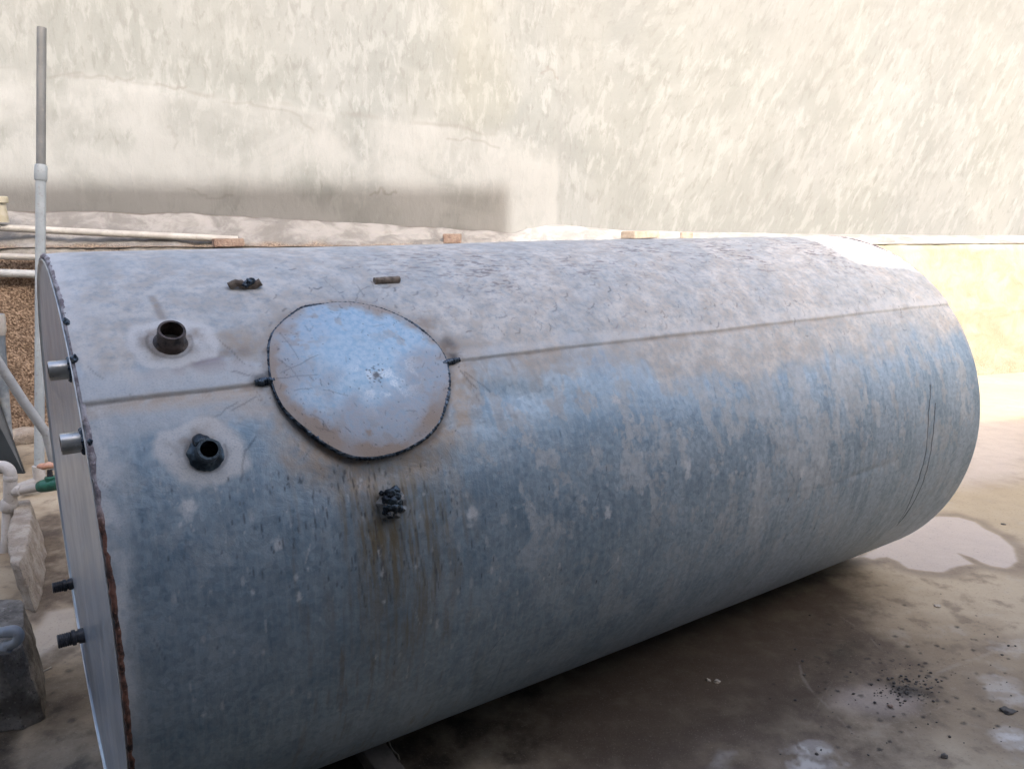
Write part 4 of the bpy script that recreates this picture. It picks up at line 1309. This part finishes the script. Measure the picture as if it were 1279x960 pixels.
for v in bm.verts:
    x, y, z = v.co
    w_ = 1 - .35 * max(0, x)
    v.co = Vector((x * .046, y * .021 * w_, z * .015 + .004 * x)) + Vector((0, 0, .0022 * math.sin(x * 7))) + hc
m_ = bpy.data.meshes.new('m'); bm.to_mesh(m_); bm.free()
link('valve_handle', m_, M_HANDLE, valve)

# kerb blocks
top = [ground(x, y, .20) for x, y in ((19, 624), (37, 622), (40, 640), (34, 682), (24, 706), (12, 702), (8, 668))]
o = rough_prism('concrete_kerb', [tuple(p) for p in top], 0, M_KERB, None, 5, .007, .012, 12, (.04, .0))
tag(o, 'long pale concrete kerb block beside the dusty drop pipe', 'concrete block')
top = [ground(x, y, .25) for x, y in ((-60, 752), (2, 748), (26, 747), (30, 760), (31, 785), (27, 806), (0, 818), (-60, 822))]
o = rough_prism('concrete_block', [tuple(p) for p in top], 0, M_BLOCK, None, 5, .008, .006, 16, (.03, .01))
tag(o, 'rough dark grey concrete block under the grey hook pipe', 'concrete block')
# hooked grey pipe
yh = 2.0
hp = [at_y(-420, 816, yh), at_y(-30, 810, yh), at_y(8, 805, yh), at_y(16, 803, yh), at_y(22, 798, yh), at_y(22.5, 791, yh), at_y(17, 787, yh), at_y(8, 788, yh), at_y(-20, 790, yh), at_y(-420, 796, yh)]
sm = []
for i in range(len(hp) - 1):
    p0, p1, p2, p3 = hp[max(i - 1, 0)], hp[i], hp[i + 1], hp[min(i + 2, len(hp) - 1)]
    for k in range(5):
        t2 = k / 5
        sm.append(tuple(.5 * ((2 * p1) + (-p0 + p2) * t2 + (2 * p0 - 5 * p1 + 4 * p2 - p3) * t2 ** 2 + (-p0 + 3 * p1 - 3 * p2 + p3) * t2 ** 3)))
sm.append(tuple(hp[-1]))
o = tube('hook_pipe', sm, .0150, M_HOOK, None, 20)
tag(o, 'blue grey pipe bent into a hook over the rough dark block', 'pipe')

# ------------------------------------------------------------------ THE BUILDING BEHIND THE CAMERA (its shade lies over the yard)
az, el_ = math.radians(-20.8), math.radians(34.2)
trav = Vector((math.sin(az) * math.cos(el_), math.cos(az) * math.cos(el_), -math.sin(el_)))
BP = 1.0                                                     # metres behind the camera, square to the wall


def plane_h(pt):
    """roof height at the facade whose shadow passes through pt"""
    q = np.array(pt); perp = -(q @ WN)
    tn = -(np.array(trav) @ WN)
    k = (perp + BP) / tn
    r_ = q - np.array(trav) * k
    return r_


r_hi = plane_h(on_plane(600, 235, W0 - WN * DEPTH, WN))
r_edge = plane_h(on_plane(635, 255, W0 - WN * DEPTH, WN))
r_lo = plane_h(tank_pt(*on_tank(1120, 331)))
ew = (r_edge - W0) @ WD
facade0 = -(W0 @ WN)                                         # perp of W0


def bld(w0, w1, h, depth, name, mat, parent):
    base = W0 + WN * (facade0 + BP)
    pts = [base + WD * w0, base + WD * w1, base + WD * w1 + WN * depth, base + WD * w0 + WN * depth]
    bm = bmesh.new()
    b1 = [bm.verts.new((p[0], p[1], -.02)) for p in pts]; t1 = [bm.verts.new((p[0], p[1], h)) for p in pts]
    bm.faces.new(b1); bm.faces.new(t1)
    for i in range(4): bm.faces.new((b1[i], b1[(i + 1) % 4], t1[(i + 1) % 4], t1[i]))
    bmesh.ops.recalc_face_normals(bm, faces=bm.faces)
    m_ = bpy.data.meshes.new('m'); bm.to_mesh(m_); bm.free()
    return link(name, m_, mat, parent, False)


bb = W0 + WN * (facade0 + BP)
house = empty('house', (bb[0], bb[1], 0)); bpy.context.view_layer.update()
tag(house, 'grey rendered house behind the camera whose shadow covers the tank', 'house')
bld(ew - 22, ew, r_hi[2], 5, 'tall_wing', M_BUILD, house)
bld(ew + .003, ew + 22, r_lo[2], 5.05, 'low_wing', M_BUILD, house)

# ------------------------------------------------------------------ LIGHT
sun_d = bpy.data.lights.new('sun', 'SUN'); sun_d.energy = 2.0; sun_d.angle = math.radians(.9); sun_d.color = (1, .97, .925)
sun = bpy.data.objects.new('sun', sun_d); col.objects.link(sun)
sun.rotation_euler = trav.to_track_quat('-Z', 'Y').to_euler()
w = bpy.data.worlds.new('World'); scene.world = w; w.use_nodes = True
nt = w.node_tree
sky = nt.nodes.new('ShaderNodeTexSky'); sky.sky_type = 'NISHITA'; sky.sun_disc = False
sky.sun_elevation = el_
to_sun = -trav
sky.sun_rotation = math.atan2(to_sun.x, to_sun.y)
sky.dust_density = 6.0; sky.air_density = .8; sky.ozone_density = .5
bg = nt.nodes['Background']; bg.inputs['Strength'].default_value = .15
nt.links.new(sky.outputs[0], bg.inputs['Color'])
scene.view_settings.view_transform = 'Standard'; scene.view_settings.look = 'None'
scene.view_settings.exposure = 2.1; scene.view_settings.gamma = 1
scene.view_settings.use_curve_mapping = False
scene.cycles.max_bounces = 8; scene.cycles.diffuse_bounces = 5
